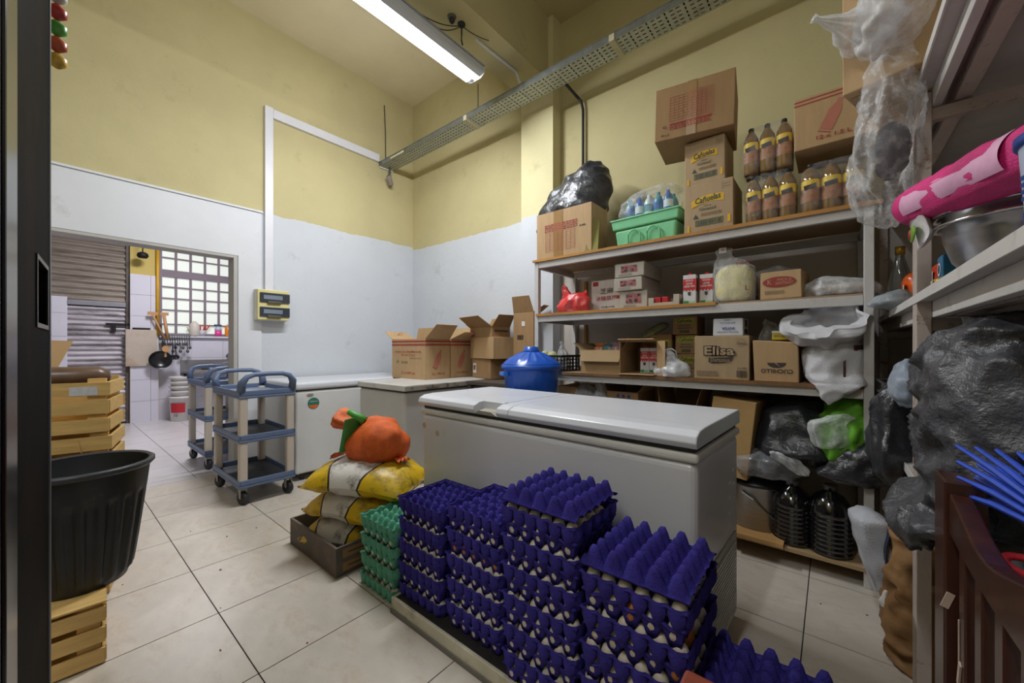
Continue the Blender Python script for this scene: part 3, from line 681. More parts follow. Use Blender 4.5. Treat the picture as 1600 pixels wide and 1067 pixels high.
nk = rings([(0, 0, 0, .02, .03), (.05, 0, 0, .035, .05), (.11, .01, 0, .05, .075), (.17, .0, 0, .055, .08), (.20, 0, 0, .045, .07), (.18, 0, 0, .03, .045)], 5, 40, .12, 8, .014, 14, .5)
nk.build('net_neck', M('orange_net_thin', '#e5743f', .55, .2, 20, bump=.8, bs=240), t, True, loc=(-.05, .02, .16), rot=(.15, -1.05, .3))
MB().grid(16, 8, lambda u, v: (-.105+.02*math.sin(v*3)+.045*u+.02*v, -.125+.28*abs(u-.5)*0+.20*v-.02, .06+.20*u-.06*(v-.3)**2)).build('green_band', M('band_green', '#3d8a3c', .45, .25, 14), t, True, solid=.002)
lettering(t, 'NAVA', .04, (-.112, -.04, .14), M('band_purple', '#e9e4ea', .6), (1.2, -.3, -.35), .09)
MB().lathe([(.028, 0), (.022, .05), (.016, .11), (.003, .112)], 12, mat=Matrix.Translation((-.01, -.04, .235)) @ Euler((.5, -.9, 0)).to_matrix().to_4x4()).build('band_roll', M('band_green_light', '#56ad4a', .45, .15), t, True)

# ================================================================ egg trays and eggs
P = .049; SQ = .28
def tray_mesh(nx, ny, inv, name, mat, seed, SQ=.28, petals=False):
    """moulded pulp tray of nx by ny cups; corners between the cups rise as pegs"""
    res = 8; fl = .10
    def axis(n):
        a = [-fl, 0, .05, .10, .17] + [i/res for i in range(2, n*res-1)] + [n-.17, n-.10, n-.05, n, n+fl]; return a
    ax, ay = axis(nx), axis(ny); b = MB(); W = len(ax)
    def cl(x): x = min(1, max(0, x)); return x*x*(3-2*x)*.4+x*.6
    def ht(a, c):
        ra = math.hypot(a-round(a), c-round(c)); rc = math.hypot(a-math.floor(a)-.5, c-math.floor(c)-.5)
        return .021*cl((.40-ra)/.24)-.034*cl((.50-rc)/.30)-.004
    def hz(a, c):
        da, dc = min(a, nx-a), min(c, ny-c); d = min(da, dc)
        if inv:
            rc = math.hypot(a-math.floor(a)-.5, c-math.floor(c)-.5); ra = math.hypot(a-round(a), c-round(c))
            edge = .010*abs(math.sin(PI*(c if da < dc else a)))*max(0, 1-d/.2) if da < dc else 0
            return .002-.050*cl((.50-rc)/.33)+.006*cl((.3-ra)/.2)*(1 if d > .3 else 0)-edge
        e = .5 if da < .5 else a; f = .5 if dc < .5 else c
        t = min(1, d/.17); t = t*t*(3-2*t)
        rim = .0165+.0045*math.cos(2*PI*(a if dc < da else c))
        return rim*(1-t)+ht(e, f)*t
    vs_ = []
    for c in ay:
        for a in ax:
            ca, cc = min(max(a, 0), nx), min(max(c, 0), ny); out = max(abs(a-ca), abs(c-cc))
            z = hz(ca, cc)-.006*out/fl+.0016*noise.noise(Vector((a*3.1+seed, c*3.1, seed)))
            vs_.append(((a-nx/2)*SQ/nx, (c-ny/2)*SQ/ny, -z if inv else z))
    fs = [(j*W+i, j*W+i+1, (j+1)*W+i+1, (j+1)*W+i) for j in range(len(ay)-1) for i in range(W-1)]
    if inv: fs = [tuple(reversed(f)) for f in fs]
    b.add(vs_, fs); n0 = len(b.v)
    b.add([(x, y, z-.0022) for x, y, z in vs_], [tuple(reversed(f)) for f in fs])
    N = len(vs_); H_ = len(ay)
    edge = [i for i in range(W)]+[j*W+W-1 for j in range(1, H_)]+[(H_-1)*W+i for i in range(W-2, -1, -1)]+[j*W for j in range(H_-2, 0, -1)]
    b.f += [(edge[k], edge[k]+N, edge[(k+1) % len(edge)]+N, edge[(k+1) % len(edge)]) for k in range(len(edge))]
    if petals:                                   # outer cup walls hang past the rim like scalloped petals
        for (n_c, ang) in ((nx, 0), (ny, PI/2), (nx, PI), (ny, -PI/2)):
            m = Matrix.Rotation(ang, 3, 'Z'); p_ = SQ/n_c
            for i in range(n_c):
                x0 = -SQ/2+(i+.5)*p_; j = noise.noise(Vector((i*1.7, ang, seed)))*.003
                def fn(u, v):
                    w_ = p_*.475*(1-.10*v-.34*max(0, v-.62)/.38); q = (u-.5)*2
                    zz_ = .0165+.004*abs(q)-.069*v+(.016*q*q*v)+j*v
                    return m @ Vector((x0+w_*q, -SQ/2-.0005-.011*(1-q*q)*math.sin(PI*min(1, v*.9+.1))+.007*v*v, zz_))
                b.grid(6, 5, fn)
    return b.mesh(name, mat, True)
m_pulp = M('blue_pulp', '#37307f', .9, .25, 26, bump=1, bs=200, spec=.15)
m_pulpg = M('green_pulp', '#5fa287', .9, .15, 26, bump=.8, bs=200, spec=.15)
TM = {}
for col, mt in (('blue', m_pulp), ('green', m_pulpg)):
    TM[col] = [tray_mesh(6, 5, False, 'tray_a', mt, 1, .28, True), tray_mesh(5, 6, False, 'tray_b', mt, 2, .268), tray_mesh(5, 6, True, 'tray_top', mt, 3)]
egg_m = MB().lathe([(.0005, -.0275), (.010, -.0255), (.0165, -.019), (.0203, -.009), (.0210, 0), (.0195, .010), (.0155, .019), (.010, .0255), (.0005, .0285)], 14)
EGG = {'white': egg_m.mesh('egg', M('egg_white', '#cfc3b2', .45, .05, 30), True), 'brown': egg_m.mesh('egg', M('egg_brown', '#b06a2c', .45, .08, 30), True)}
NTH = ['first', 'second', 'third', 'fourth', 'fifth', 'sixth']
ORD = ['lowest', 'second', 'third', 'fourth', 'fifth', 'sixth', 'seventh', 'eighth', 'ninth', 'tenth', 'eleventh', 'twelfth', 'thirteenth']
TP = .048
n_eggs = 0
def stack(cx, cy, z0, n, col, inv, sname, rz=0, eggs_from=0, side=None, brown={}, side_from=0):
    global n_eggs
    for k in range(n):
        top = k == n-1
        par = (n-1-k) % 2 if inv else (n-k) % 2
        me = TM[col][2] if (top and inv) else TM[col][1 if par == 0 else 0]
        nx, ny = (5, 6) if par == 0 else (6, 5)
        z = z0+.036+k*TP+(-.011 if top and inv else 0)
        jx, jy, jr = random.uniform(-.003, .003), random.uniform(-.003, .003), random.uniform(-.012, .012)
        o = bpy.data.objects.new('egg_tray', me); C.objects.link(o); o.location = (cx+jx, cy+jy, z); o.rotation_euler = (0, 0, rz+jr)
        lab = f"empty egg tray on top of the {sname}" if top else f"{ORD[k]}{'' if k == 0 else ' from bottom'} egg tray in the {sname}"
        tag(o, lab, 'egg tray', f'{col} egg trays')
        if top or k < eggs_from: continue
        spots = [(i, 0) for i in range(nx)]
        if side and k >= side_from: spots += [(nx-1, j) for j in range(1, ny-1)]
        for (i, j) in spots:
            kind = 'brown' if (k, i, j) in brown or (k, 'all') in brown else 'white'
            e = bpy.data.objects.new('egg', EGG[kind]); C.objects.link(e)
            sq = .268 if par == 0 else .28; lx, ly = (i-nx/2+.5)*sq/nx, (j-ny/2+.5)*sq/ny; a = rz+jr
            e.location = (cx+jx+lx*math.cos(a)-ly*math.sin(a), cy+jy+lx*math.sin(a)+ly*math.cos(a), z-.006)
            e.rotation_euler = (random.uniform(-.15, .15), random.uniform(-.15, .15), random.uniform(0, 6))
            row = 'front' if j == 0 else 'right side'; wh = NTH[i]+' from left' if j == 0 else NTH[j-1]+' behind corner'
            tag(e, f"{kind} egg, {wh}, {row} of {ORD[k]} tray up, {sname}", 'egg', f"eggs of the {sname}")
            n_eggs += 1
m_plat = M('platform_edge', '#c3bda6', .5, .12, 10, dirt=('#5b5034', .5, 8, .52, .68))
t = thing('low_platform', 'low pale-edged platform with a dirty black top under the egg trays', 'platform', (-.88, 1.165, 0))
MB().box(-.63, .66, -.18, -.165, .012, .066).build('front_rail', m_plat, t, bevel=.003); MB().box(-.63, .66, .14, .15, .012, .066).build('back_rail', m_plat, t)
MB().box(-.63, -.615, -.165, .14, .012, .066).build('end_rail', m_plat, t)
MB().box(-.63, .66, -.186, -.178, .0, .018).build('skirt', M('skirt_grey', '#6f6b62', .6), t)
MB().box(-.615, .66, -.165, .14, .045, .0655).build('black_top', M('grimy_top', '#26221f', .6, .3, 14, dirt=('#8a7c66', .5, 16, .62, .7)), t)
Z0 = .066
stack(-1.372, 1.168, Z0, 9, 'blue', False, 'blue stack beside the green one', .0)
stack(-1.048, 1.168, Z0, 10, 'blue', False, 'second blue stack from the green', -.0, brown={(6, 'all')})
stack(-.712, 1.122, Z0, 13, 'blue', True, 'tallest blue stack', .0, side=True, side_from=11)
stack(-.402, 1.10, Z0, 11, 'blue', True, 'second tallest blue stack', .0, eggs_from=3, side=True, side_from=4, brown={(6, 4, 0), (8, 2, 0), (7, 5, 1), (6, 4, 2)})
stack(-1.685, 1.158, .0, 7, 'green', False, 'small green stack', .0, side=True, side_from=3)
stack(-.125, 1.13, .0, 7, 'blue', True, 'low blue stack beside freezer end', .02, eggs_from=9)
print('eggs', n_eggs)
# ================================================================ shelving along the back wall
YS = 2.55
Z1, Z2, Z3, Z4 = 1.88, 1.445, .985, .10
m_rail = M('rack_paint', '#c6c4c2', .5, .08, 6, dirt=('#7d6f5c', .5, 6, .55, .75))
m_shelf = M('shelf_wood', '#b07d3c', .6, .18, 4, stretch=(1, 8, 1), bump=.1)
m_shelf_u = M('shelf_under', '#9c846a', .7, .1, 4)
xl, xr = at_y(838, YS).x, at_y(1358, YS).x
rack = thing('storage_rack', 'white painted rack with wooden shelves along the back wall, full of groceries', 'rack', ((xl+xr)/2, 2.86, 0))
def rk(b, n, m, **k):
    o = b.build(n, m, rack, **k); o.location = (-(xl+xr)/2, -2.86, 0); return o
pw = .038
for x in (xl, xr-.0):
    for y in (YS, 3.14): rk(MB().box(x-pw/2, x+pw/2, y, y+pw, 0, Z1-.02 if x < 0 else Z1+.0), 'post', m_rail, bevel=.003)
for z in (Z1, Z2, Z3, Z4):
    th = .014 if z != Z4 else .02
    if z != Z4:
        rk(MB().box(xl+pw/2+.001, xr-pw/2-.001, YS+.002, YS+.032, z-th-.05, z-th-.001), 'front_rail', m_rail, bevel=.002)
        rk(MB().box(xl+pw/2+.001, xr-pw/2-.001, 3.11, 3.14, z-th-.05, z-th-.001), 'rear_rail', m_rail)
        for x in (xl, xr): rk(MB().box(x-.012, x+.012, YS+pw+.001, 3.139, z-th-.05, z-th-.001), 'end_rail', m_rail)
    xa = xl-.03 if z == Z1 else xl+.01; ns = 3 if z != Z4 else 1
    segs = [xa, xa+.62, xa+1.31, xr+.05 if z == Z1 else xr-.021]
    if z == Z2: segs = [xl-.0, xl+.7, xl+1.32]
    if z == Z4: segs = [xl+.02, -.2, xr+.0]
    if z == Z3: segs = [xl+.022, -.8, xr-.022]
    for i in range(len(segs)-1):
        f = YS-.008 if z != Z2 or i < 2 else YS+.03
        rk(MB().box(segs[i]+.001, segs[i+1]-.001, f+random.uniform(0, .006), 3.10, z-th, z+random.uniform(-.002, .0)), 'shelf_board', m_shelf_u if z != Z4 else M('plank', '#a58b66', .7, .15, 5, stretch=(1, 8, 1), dirt=('#4a3c2c', .4, 7, .55, .7)))
    if z != Z4:
        for i in range(len(segs)-1):
            if z == Z2 and i == 2: continue
            rk(MB().box(segs[i]+.001, segs[i+1]-.001, YS-.014+random.uniform(-.002, .002), YS-.0085, z-th-.002-random.uniform(0, .003), z+.002), 'wood_edge', m_shelf if z != Z3 else M('edge_brown', '#7d5a38', .8, .2, 20))
if True: rk(MB().box(xl+1.322, xr-.021, YS+.034, 3.10, Z2-.012, Z2-.002), 'shelf_board', m_shelf_u)
m_back = M('backboard', '#bfb7b0', .7, .06, 3)
rk(MB().box(at_y(878, 3.14).x, xr-.02, 3.185, 3.195, Z3+.02, Z1-.09), 'back_panel', m_back)
rk(MB().box(at_y(890, 3.14).x, xr-.02, 3.185, 3.195, .15, Z3-.09), 'back_panel', m_back)
rk(MB().box(at_y(914, 3.16).x-.012, at_y(914, 3.16).x+.012, 3.165, 3.184, Z3, Z1-.1), 'rear_strut', m_shelf)
# ---------------------------------------------------------------- cartons
m_kraft = M('kraft_card', '#b3946c', .75, .07, 5, stretch=(6, 6, 1), bump=.08, bs=50)
m_kraft2 = M('kraft_card_pale', '#a8906f', .75, .07, 5, stretch=(6, 6, 1), bump=.08, bs=50)
m_kraft3 = M('kraft_card_brown', '#9b7b55', .78, .08, 5, stretch=(6, 6, 1), bump=.08, bs=50)
m_kraft_in = M('kraft_inside', '#a08560', .8, .06, 5)
m_tape = M('packing_tape', '#9c7a4e', .3, .08, 8)
red, green, blk, yel, blu, wht = [M('ink_'+n, c, .6, .05) for n, c in (('red', '#9e2f2f'), ('green', '#2c4b3a'), ('black', '#3a3330'), ('yellow', '#d9a91f'), ('blue', '#2b4b8f'), ('white', '#d8d4cf'))]
m_redlite = M('ink_pink', '#b4705c', .7); m_grey_ink = M('ink_grey', '#80705c', .7)
class Carton:
    """cardboard box; local origin at the middle of its base, front face towards -y"""
    def __init__(s, label, x0, x1, yf, z0, h, d, mat=None, rz=0, rot=None, flaps=None, lid=True, name='cardboard_box', group=None, top_angle=None, jit=.003):
        s.w, s.h, s.d = x1-x0, h, d; mat = mat or m_kraft
        s.t = thing(name, label, 'box', ((x0+x1)/2, yf+d/2, z0), rz, group, rot)
        w2, d2, th = s.w/2, d/2, .005; j = lambda: random.uniform(-jit, jit)
        if lid:
            b = MB().hexa([(-w2, -d2, 0), (w2, -d2, 0), (w2, d2, 0), (-w2, d2, 0), (-w2+j(), -d2+j(), h+j()), (w2+j(), -d2+j(), h+j()), (w2+j(), d2, h), (-w2+j(), d2, h)])
            b.build('box_body', mat, s.t, bevel=.004)
        else:
            b = MB().box(-w2, w2, -d2, -d2+th, 0, h).box(-w2, w2, d2-th, d2, 0, h).box(-w2, -w2+th, -d2+th, d2-th, 0, h).box(w2-th, w2, -d2+th, d2-th, 0, h).box(-w2+th, w2-th, -d2+th, d2-th, 0, th)
            b.build('box_body', mat, s.t)
        for side, ang, ln in (flaps or []):      # angle up from horizontal-outwards
            ca, sa = math.cos(ang)*ln, math.sin(ang)*ln; tp = ln*.12
            e = {'f': [(-w2, -d2), (w2, -d2), (0, -1)], 'b': [(w2, d2), (-w2, d2), (0, 1)], 'l': [(-w2, d2), (-w2, -d2), (-1, 0)], 'r': [(w2, -d2), (w2, d2), (1, 0)]}[side]
            (ax, ay), (bx, by), (nx, ny) = e; ux, uy = (bx-ax), (by-ay); L = math.hypot(ux, uy); ux, uy = ux/L*tp, uy/L*tp
            q = [(ax, ay, h), (bx, by, h), (bx-ux+nx*ca, by-uy+ny*ca, h+sa), (ax+ux+nx*ca, ay+uy+ny*ca, h+sa)]
            b = MB(); nv = Vector((-nx*math.sin(ang), -ny*math.sin(ang), math.cos(ang)))*.004
            b.hexa([*q, *[tuple(Vector(p)+nv) for p in q]]); b.build('flap', mat, s.t)
    def P(s, face, u, v, off=.0008):
        if face == 'f': return Vector(((u-.5)*s.w, -s.d/2-off-.002, v*s.h)), (PI/2, 0, 0)
        if face == 'r': return Vector((s.w/2+off+.002, (u-.5)*s.d, v*s.h)), (PI/2, 0, PI/2)
        return Vector((-s.w/2-off-.002, (.5-u)*s.d, v*s.h)), (PI/2, 0, -PI/2)
    def text(s, txt, u, v, wd, mat, face='f', ht=None, rot=0, shear=0, bold=0, name='lettering'):
        p, r = s.P(face, u, v, .0016); W = s.w if face == 'f' else s.d
        m = Euler(r).to_matrix() @ Matrix.Rotation(rot, 3, 'Z')
        return lettering(s.t, txt, .05, p, mat, m.to_euler(), wd*W, name, shear, bold, ht and ht*s.h)
    def rects(s, name, mat, rs, face='f', off=.0006):
        b = MB()
        for u0, u1, v0, v1 in rs:
            a, c = s.P(face, u0, v0, off)[0], s.P(face, u1, v1, off)[0]
            lo = [min(a[i], c[i]) for i in range(3)]; hi = [max(a[i], c[i]) for i in range(3)]
            ax = 1 if face == 'f' else 0; lo[ax] -= .0002; hi[ax] += .0002
            b.box(lo[0], hi[0], lo[1], hi[1], lo[2], hi[2])
        return b.build(name, mat, s.t)
    def poly(s, name, mat, pts, face='f', off=.0008):
        P_ = [s.P(face, u, v, off)[0] for u, v in pts]
        return MB().add(P_, [tuple(range(len(P_)))]).build(name, mat, s.t)
    def barcode(s, u0, u1, v0, v1, mat, face='f', n=18):
        r = []; x = u0; rr = random.Random(int(u0*99)+n)
        while x < u1:
            w_ = rr.choice((.4, .7, 1.1))*(u1-u0)/n/1.5; r.append((x, min(u1, x+w_), v0, v1)); x += w_+rr.choice((.4, .6, .9))*(u1-u0)/n/1.5
        return s.rects('barcode', mat, r, face)
    def grid_print(s, u0, u1, v0, v1, nu, nv, mat, face='f'):
        e = .003
        return s.rects('printed_table', mat, [(u0+(u1-u0)*i/nu-e, u0+(u1-u0)*i/nu+e*.2, v0, v1) for i in range(nu+1)]+[(u0, u1, v0+(v1-v0)*i/nv-e, v0+(v1-v0)*i/nv+e*.3) for i in range(nv+1)], face)
    def lines(s, u0, u1, v0, v1, n, mat, face='f', seed=1):
        rr = random.Random(seed); h = (v1-v0)/n; r = []
        for i in range(n):
            x = u0
            while x < u1-.01:
                l = rr.uniform(.02, .07); r.append((x, min(u1, x+l), v0+i*h+h*.25, v0+i*h+h*.75)); x += l+.012
        return s.rects('small_print', mat, r, face)
    def tape(s, u0, u1, v0, v1, face='f', mat=None): return s.rects('tape_strip', mat or m_tape, [(u0, u1, v0, v1)], face, .0003)
def pxbox(label, a, b, ytop, z0, yf, d, **k):
    """box whose front spans photo columns a..b on plane y=yf and whose top is seen at ytop"""
    x0, x1 = at_y(a, yf).x, at_y(b, yf).x; z1 = at_y((a+b)/2, yf, ytop).z
    return Carton(label, x0, x1, yf, z0, max(.02, z1-z0), d, **k)
# ---- top shelf
c = pxbox('open kraft box with a red printed table at the left end of the top shelf', 839, 924, 326, Z1, 2.56, .26, lid=False, flaps=[('b', 1.4, .1)])
c.grid_print(.18, .72, .15, .55, 7, 9, red); c.lines(.16, .76, .57, .74, 4, red, seed=4); c.lines(.8, .92, .55, .6, 1, blk)
c.rects('tape_strip', m_tape, [(.33, .5, .0, 1.)], off=.0002)
o = MB().hexa([(-.035, -.17, 0), (.06, -.15, 0), (.06, -.143, 0), (-.035, -.163, 0), (.0, -.13, .25), (.055, -.11, .24), (.055, -.103, .24), (.0, -.123, .25)])
cp = tag(o.build('cardboard_flap', M('olive_card', '#8f8a4c', .8, .08), loc=(at_y(937, 2.72).x, 2.72, Z1)), 'olive-tinted loose cardboard flap between the open box and the mint tub', 'cardboard')
m_bag = M('black_bag', '#2b2d33', .3, .2, 12, spec=.8, bump=1, bs=24, bd=.009)
m_bag2 = M('black_bag_matt', '#414248', .42, .2, 12, spec=.8, bump=1, bs=24, bd=.014)
def pos(px, Y, z): p = at_y(px, Y); return (p.x, Y, z)
x, y, z = pos(893, 2.90, Z1+.02)
t = thing('rubbish_bag', 'glossy black rubbish bag rising out of the open box on the top shelf', 'bag', (x, y, z))
rings([(.004, .04, 0, .16, .06), (.22, .04, 0, .20, .07), (.30, .02, -.08, .31, .16), (.42, .06, -.08, .32, .17), (.56, .11, -.06, .28, .15), (.68, .15, -.04, .20, .12), (.77, .17, .0, .11, .08), (.82, .18, .0, .02, .02)], 3, 90, .02, 5, .03, 6.5, .75, sub=6).build('bag_body', m_bag, t, True)
# mint tub
x0, x1 = at_y(957, 2.60).x, at_y(1060, 2.60).x
m_mint = M('mint_plastic', '#84cf9f', .35, .04, 6)
t = thing('storage_tub', 'mint green plastic tub with arched panels on the top shelf', 'tub', ((x0+x1)/2, 2.79, Z1), rotz=-.05)
w2, hh, d2 = (x1-x0)/2, .205, .17
def frust(b, wa, da, za, wb, db, zb): return b.hexa([(-wa, -da, za), (wa, -da, za), (wa, da, za), (-wa, da, za), (-wb, -db, zb), (wb, -db, zb), (wb, db, zb), (-wb, db, zb)])
b = MB(); frust(b, w2-.022, d2-.02, 0, w2-.006, d2-.006, .135); b.build('tub_body', m_mint, t, bevel=.018, seg=3)
b = MB(); frust(b, w2+.004, d2+.004, .136, w2+.012, d2+.012, .20); b.build('tub_collar', m_mint, t, bevel=.008)
b = MB(); b.box(-w2-.018, w2+.018, -d2-.018, d2+.018, .196, .208); b.build('tub_rim', m_mint, t, bevel=.005)
for s in (-1, 1):
    pts = []
    cx = s*.068
    for i in range(13):
        a = PI*i/12; pts.append((cx-.045*math.cos(a), -d2+.008-.016*(.075+.045*math.sin(a))/.135, .068+.048*math.sin(a)))
    pts = [(cx-.045, -d2+.012, .012)]+pts+[(cx+.045, -d2+.012, .012)]
    MB().tube(pts, .0055, 6).build('arch_moulding', m_mint, t, True)
# wrapped blue bottles in the tub
m_film = film('clear_film', '#f0f3f6', .10, .45, .1, .3); m_filmw = film('milky_film', '#eef1f4', .28, .5, .15, .35)
tx = (x0+x1)/2
t = thing('bottle_pack', 'clear-wrapped pack of blue and teal bottles lying on the mint tub', 'pack', (tx-.01, 2.78, Z1+.212), rotz=-.05)
m_teal = [M('teal_bottle', '#1d7f92', .3), M('blue_bottle', '#2f62a8', .3), M('white_bottle', '#cfd8dc', .35)]
for k in range(5):
    for j in range(2):
        xx, yy = -.135+.068*k, -.05+.1*j
        bt = MB().lathe([(.03, 0), (.032, .01), (.032, .10), (.022, .13), (.012, .14), (.012, .16)], 14, (xx, yy, .0)).build('bottle', m_teal[(k+2*j) % 3], t, True)
        MB().lathe([(.0325, .04), (.0325, .09)], 14, (xx, yy, 0), close=False).build('wrap_label', m_teal[(k+j+1) % 3], bt, True)
rings([(.002, 0, 0, .19, .13), (.05, -.01, 0, .21, .145), (.12, 0, 0, .205, .14), (.17, .03, 0, .18, .12), (.2, .06, 0, .10, .08), (.205, .07, 0, .01, .01)], 9, 56, .03, 7, .02, 9, .7, n=2.6).build('film_wrap', film('pack_film', '#eef2f6', .05, .3, .08, .3), t, True)
# oil cartons
def canuelas(lab, a, b, ytop, z0, yf, d, sub, **k):
    c = pxbox(lab, a, b, ytop, z0, yf, d, mat=m_kraft2, **k)
    n = 14; lo, hi = [], []
    for i in range(n+1):
        u = .16+.66*i/n; arch = .05*math.sin(PI*i/n); lo.append((u, .52+arch+.05*i/n)); hi.append((u, .665+arch+.05*i/n))
    c.poly('logo_banner', yel, lo+hi[::-1])
    c.text('Cañuelas', .49, .66, .52, green, ht=.125, rot=.09, shear=.15, bold=.001)
    c.text('ACEITE DE', .49, .53, .16, green, ht=.02); c.text(sub, .49, .465, .33, green, ht=.065)
    c.lines(.36, .78, .32, .39, 3, m_grey_ink, seed=5)
    c.poly('tree_mark', green, [(.19, .29), (.31, .29), (.25, .38)])
    c.rects('code_frame', green, [(.24, .8, .13, .14), (.24, .8, .24, .25), (.24, .25, .13, .25), (.79, .8, .13, .25)]); c.barcode(.27, .77, .15, .23, green)
    c.rects('yellow_mark', yel, [(.07, .12, .03, .17)]); c.rects('yellow_mark', yel, [(.89, .945, .12, .27)])
    c.rects('corner_print', m_grey_ink, [(.78, .96, .80, .805), (.78, .96, .93, .935), (.78, .785, .8, .935), (.955, .96, .8, .935), (.8, .94, .83, .85), (.8, .94, .88, .90)])
    return c
c = canuelas('lower oil carton with yellow arched logo on the top shelf', 1069, 1146, 284, Z1, 2.565, .30, 'Girasol'); z_ = Z1+c.h
c = canuelas('upper oil carton with yellow arched logo, under the big tilted box', 1070, 1133, 217, z_+.003, 2.585, .27, 'Girasol'); z_ += c.h
# large tilted box
pb = at_y(1077, 2.56, 200)
c = Carton('big tilted kraft box with red table print on top of the stacked cartons', pb.x-.21, pb.x+.23, 2.50, z_+.017, .325, .36, mat=m_kraft3, rot=(0, .03, .13))
c.grid_print(.2, .66, .33, .78, 8, 9, red); c.rects('solid_print', red, [(.48, .72, .34, .76)] if False else [(.2, .74, .27, .285)]); c.lines(.2, .72, .16, .27, 3, red, seed=8)
c.rects('red_block', m_redlite, [(.42, .47, .3, .8), (.5, .74, .3, .82)]) if False else c.grid_print(.45, .74, .32, .82, 12, 12, m_redlite)
c.tape(.42, .54, 0, 1); c.text('42', .13, .24, .05, blk); c.text('40 x 2', .14, .09, .11, blk)
# shrink packs of oil
m_oil = M('oil_amber', '#7d5a14', .08, .15, 6, spec=.8, coat=.6); m_cap = M('cap_black', '#2a2420', .5); m_lab_y = M('label_yellow', '#e3c21a', .45, .1, 20); m_lab_b = M('label_brown', '#a5714a', .5, .4, 40)
m_wrap = film('shrink_wrap', '#dfe4ea', .03, .22, .06, .16)
def oil_pack(lab, a, b, ytop, z0, yf, rows=2, hscale=1, rz=0):
    x0, x1 = at_y(a, yf).x, at_y(b, yf).x; zt = at_y((a+b)/2, yf, ytop).z; hh = zt-z0; r = (x1-x0)/6
    t = thing('oil_pack', lab, 'pack', ((x0+x1)/2, yf+r*rows, z0), rz)
    me = MB().lathe([(r*.86, .0), (r*.97, .012), (r*.97, hh*.68), (r*.9, hh*.76), (r*.55, hh*.87), (r*.3, hh*.92), (r*.3, hh*.95)], 18).mesh('bottle', m_oil, True)
    mc = MB().lathe([(r*.36, hh*.925), (r*.36, hh*.99), (r*.3, hh)], 14).mesh('cap', m_cap, True)
    ml = MB().lathe([(r*.985, hh*.5), (r*.985, hh*.66)], 18, close=False).mesh('yellow_label', m_lab_y, True)
    mb = MB().lathe([(r*.982, hh*.24), (r*.982, hh*.5)], 18, close=False).mesh('picture_label', m_lab_b, True)
    for i in range(3):
        for j in range(rows):
            q = (-2*r+2*r*i, -(rows-1)*r+2*r*j, 0)
            bt = bpy.data.objects.new('bottle', me); C.objects.link(bt); bt.parent = t; bt.location = q
            for n_, m_ in (('cap', mc), ('yellow_label', ml), ('picture_label', mb)):
                o = bpy.data.objects.new(n_, m_); C.objects.link(o); o.parent = bt
            if j == 0: lettering(bt, 'cocinero', .02, (0, -r*1.0, hh*.52), wht, (PI/2, -.15, 0), r*1.1, 'brand_lettering', bold=.001)
            if j == 0: MB().cbox((0, -r*.99, hh*.52), (r*1.25, .002, hh*.085), (0, -.15, 0)).build('logo_band', blk, bt)
    R_ = 3*r; q = rows*r
    rings([(.0, 0, 0, R_*1.01, q*1.02), (hh*.3, 0, 0, R_*1.03, q*1.04), (hh*.7, 0, 0, R_*1.03, q*1.04), (hh*.86, 0, 0, R_*.93, q*.86), (hh*.97, 0, 0, R_*.78, q*.68), (hh*1.005, 0, 0, R_*.68, q*.55)], 5, 56, 0, 7, .005, 18, .6, n=5).build('shrink_film', m_wrap, t, True)
    return t, hh
t1_, h1_ = oil_pack('lower of two stacked shrink-wrapped oil bottle packs beside the oil cartons', 1163, 1244, 266, Z1, 2.575)
oil_pack('upper of two stacked shrink-wrapped oil bottle packs', 1160, 1238, 189, Z1+h1_+.012, 2.585)
oil_pack('shrink-wrapped pack of oil bottles under the box marked 12 x 1.5 L', 1250, 1352, 244, Z1, 2.575)
# box 12 x 1.5 L
pb0, pb1 = at_y(1241, 2.56), at_y(1380, 2.56)
zz0 = at_y(1290, 2.56, 252).z; zz1 = at_y(1290, 2.56, 152).z
c = Carton('kraft box marked 12 x 1.5 L with a red bottle print', pb0.x, pb1.x, 2.56, Z1+.36, .27, .34)
c.t.location.z = max(zz0, Z1+.33)+.01
c.rects('red_stripe', red, [(0, 1, .93, .955), (0, 1, .86, .885)])
c.text('12 x 1.5 L', .46, .15, .40, red, ht=.075, bold=.001)
def bottle_print(c, u, v, s, face='f'):
    W = (c.w if face == 'f' else c.d); k = c.h/W
    def R(a, b_): th = -.42; return (u+(a*math.cos(th)-b_*math.sin(th))*s*k, v+(a*math.sin(th)+b_*math.cos(th))*s)
    c.poly('bottle_print', m_redlite, [R(-.13, -.36), R(.13, -.36), R(.13, .12), R(.05, .3), R(.05, .4), R(-.05, .4), R(-.05, .3), R(-.13, .12)], face)
    c.poly('bottle_base_print', red, [R(-.14, -.42), R(.14, -.42), R(.14, -.40), R(-.14, -.40)], face)
bottle_print(c, .46, .52, .75)
# ---- middle shelf
m_redbag = film('red_bag_film', '#e03a3a', .78, .2, .2, .1)
x, y, z = pos(897, 2.66, Z2)
t = thing('red_bag', 'red plastic carrier bag with two knotted ears on the middle shelf', 'bag', (x, y, z))
rings([(.002, -.0, 0, .13, .08), (.05, 0, 0, .145, .09), (.10, .01, 0, .12, .075), (.14, .01, 0, .085, .05), (.155, .01, 0, .03, .02)], 4, 56, .06, 6, .03, 12, .6).build('bag_body', m_redbag, t, True)
for sx_, dz in ((-.075, .235), (.085, .175)):
    rings([(.10, sx_*.7, 0, .05, .03), (.15, sx_*.9, 0, .035, .02), (dz-.03, sx_*1.15, 0, .02, .012), (dz, sx_*1.25, 0, .004, .004)], 6, 24, .15, 5, .012, 20, .6).build('bag_ear', m_redbag, t, True)
m_wbox = M('white_card', '#cfc5c0', .7, .05, 6, stretch=(6, 6, 1)); 
